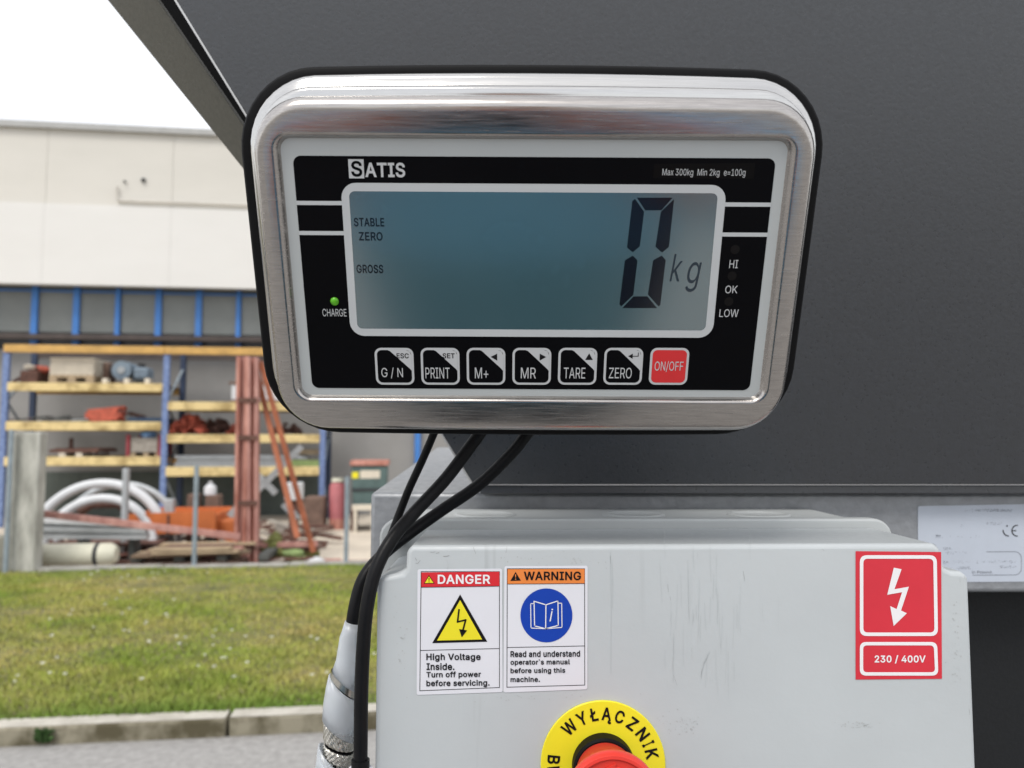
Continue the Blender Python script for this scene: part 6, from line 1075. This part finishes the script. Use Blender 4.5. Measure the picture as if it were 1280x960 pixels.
# ================================================================== PHOTOGRAPHER (seen only as a reflection in the display and steel)
def person():
    t = thing('person', 'person in a blue jacket holding up a phone, a blurred reflection in the display', 'person', (0, -.5, 0))
    V = [((0, -.48, .95), .15), ((0, -.47, 1.12), .15), ((0, -.46, 1.3), .17), ((0, -.45, 1.42), .13), ((0, -.43, 1.5), .058), ((0, -.42, 1.56), .055), ((0, -.415, 1.62), .055), ((0, -.415, 1.67), .05)]
    Ed = [(i, i + 1) for i in range(7)]
    def ch(start, pts):
        k = start
        for p, r in pts: V.append((p, r)); Ed.append((k, len(V) - 1)); k = len(V) - 1
        return k
    for s_ in (-1, 1):
        ch(0, [((s_ * .10, -.48, .85), .10), ((s_ * .11, -.45, .5), .065), ((s_ * .12, -.5, .1), .05), ((s_ * .12, -.38, .04), .045)])
        h = ch(3, [((s_ * .19, -.44, 1.41), .07), ((s_ * .36, -.32, 1.25), .075), (((.15 if s_ > 0 else -.20), -.11, 1.33), .038), (((.098 if s_ > 0 else -.150), -.050, 1.405), .040)])
        for j in range(4): ch(h, [(((.080 if s_ > 0 else -.135), -.030, 1.385 + .021 * j), .011), (((.052 if s_ > 0 else -.110), -.0165, 1.383 + .021 * j), .009), (((.034 if s_ > 0 else -.094), -.006, 1.382 + .0205 * j), .008)])
        ch(h, [(((.085 if s_ > 0 else -.14), -.045, 1.375), .012), (((.05 if s_ > 0 else -.105), -.032, 1.372), .010)])
    loc = ROOT[t][0]
    V = [(Vector(v) + Vector((0, .10 if abs(v[0]) < .25 and v[1] < -.3 else 0, -.13 if v[1] < -.3 else -.03)), r) for v, r in V]
    me = bpy.data.meshes.new('body'); me.from_pydata([tuple(Vector(v) - loc) for v, r in V], Ed, []); o = bpy.data.objects.new('body', me); COL.objects.link(o); o.parent = t
    o.modifiers.new('skin', 'SKIN'); o.modifiers.new('smooth', 'SUBSURF').levels = 1; o.modifiers['smooth'].render_levels = 2
    for i, (v, r) in enumerate(V): me.skin_vertices[0].data[i].radius = (r * (1.8 if i < 4 else 1), r * (.75 if i < 4 else 1))
    me.skin_vertices[0].data[0].use_root = True
    # skin, jacket and trousers by region of the body
    m = bpy.data.materials.new('clothed_body'); m.use_nodes = True; nt_ = m.node_tree; b = nt_.nodes['Principled BSDF']; b.inputs['Roughness'].default_value = .8
    tcn = nt_.nodes.new('ShaderNodeTexCoord'); sp = nt_.nodes.new('ShaderNodeSeparateXYZ'); nt_.links.new(tcn.outputs['Object'], sp.inputs[0])
    def step(sock, thr):
        q = nt_.nodes.new('ShaderNodeMath'); q.operation = 'GREATER_THAN'; q.inputs[1].default_value = thr; nt_.links.new(sp.outputs[sock], q.inputs[0]); return q.outputs[0]
    def mixc(f, a, c):
        q = nt_.nodes.new('ShaderNodeMix'); q.data_type = 'RGBA'; nt_.links.new(f, q.inputs[0])
        if isinstance(a, tuple): q.inputs[6].default_value = (*a, 1)
        else: nt_.links.new(a, q.inputs[6])
        q.inputs[7].default_value = (*c, 1); return q.outputs[2]
    c_ = mixc(step(2, .80), (.03, .035, .05), (.30, .62, .90)); c_ = mixc(step(2, 1.06), mixc(step(2, .80), (.03, .035, .05), (.05, .12, .16)), (.20, .50, .78)); c_ = mixc(step(2, 1.36), c_, (.60, .25, .17)); c_ = mixc(step(1, .335), c_, (.60, .25, .17))  # display's reflected gradient is put into the jacket colour, bright above, dark below
    nt_.links.new(c_, b.inputs['Base Color']); me.materials.append(m)
    hc = Vector((0, -.315, 1.555))      # head centre
    MB().blob(tuple(hc + Vector((0, -.022, .030))), (.090, .098, .098), 3, 3, .03).build('hair', 'hair', t, smooth=True)
    MB().blob(tuple(hc), (.078, .098, .112), 7, 3, .0).build('face', 'skin', t, smooth=True)
    MB().loft([[tuple(hc + Vector((dx * w4, .088 + dy, dz))) for dx, w4 in ((-1, w3), (0, 0), (1, w3), (0, 0))] if False else [tuple(hc + Vector((w3 * math.cos(q * 1.0472), .090 + d3 * max(0, math.sin(q * 1.0472)) , z3))) for q in range(6)] for z3, w3, d3 in ((.022, .006, .006), (.0, .010, .018), (-.016, .015, .028), (-.026, .012, .010))], True, True).build('nose', 'skin', t, smooth=True)
    for s_ in (-1, 1):
        MB().blob(tuple(hc + Vector((s_ * .031, .084, .012))), (.013, .010, .008), 3, 2, 0).build('eye', 'label_white', t, smooth=True)
        MB().blob(tuple(hc + Vector((s_ * .031, .0925, .012))), (.0052, .0028, .0052), 3, 2, 0).build('iris', 'hair', t, smooth=True)
        MB().tube([hc + Vector((s_ * .016, .094, .030)), hc + Vector((s_ * .032, .093, .034)), hc + Vector((s_ * .048, .080, .029))], .004, 8).build('eyebrow', 'hair', t, smooth=True)
        MB().blob(tuple(hc + Vector((s_ * .079, -.004, -.002))), (.010, .018, .031), 5, 2, .05).build('ear', 'skin', t, smooth=True)
    MB().tube([hc + Vector((-.024, .084, -.048)), hc + Vector((-.010, .0925, -.046)), hc + Vector((0, .0935, -.0475)), hc + Vector((.010, .0925, -.046)), hc + Vector((.024, .084, -.048))], [.002, .005, .0055, .005, .002], 10).build('mouth', 'lip', t, smooth=True)
    ph = thing('phone', 'dark phone held sideways in both hands, a dark patch reflected in the steel bezel', 'phone', (0, -.02, 1.35))
    MB().box(-.112, .052, -.018, -.010, 1.346, 1.426).build('case', 'phone', ph, bevel=.003)
person()
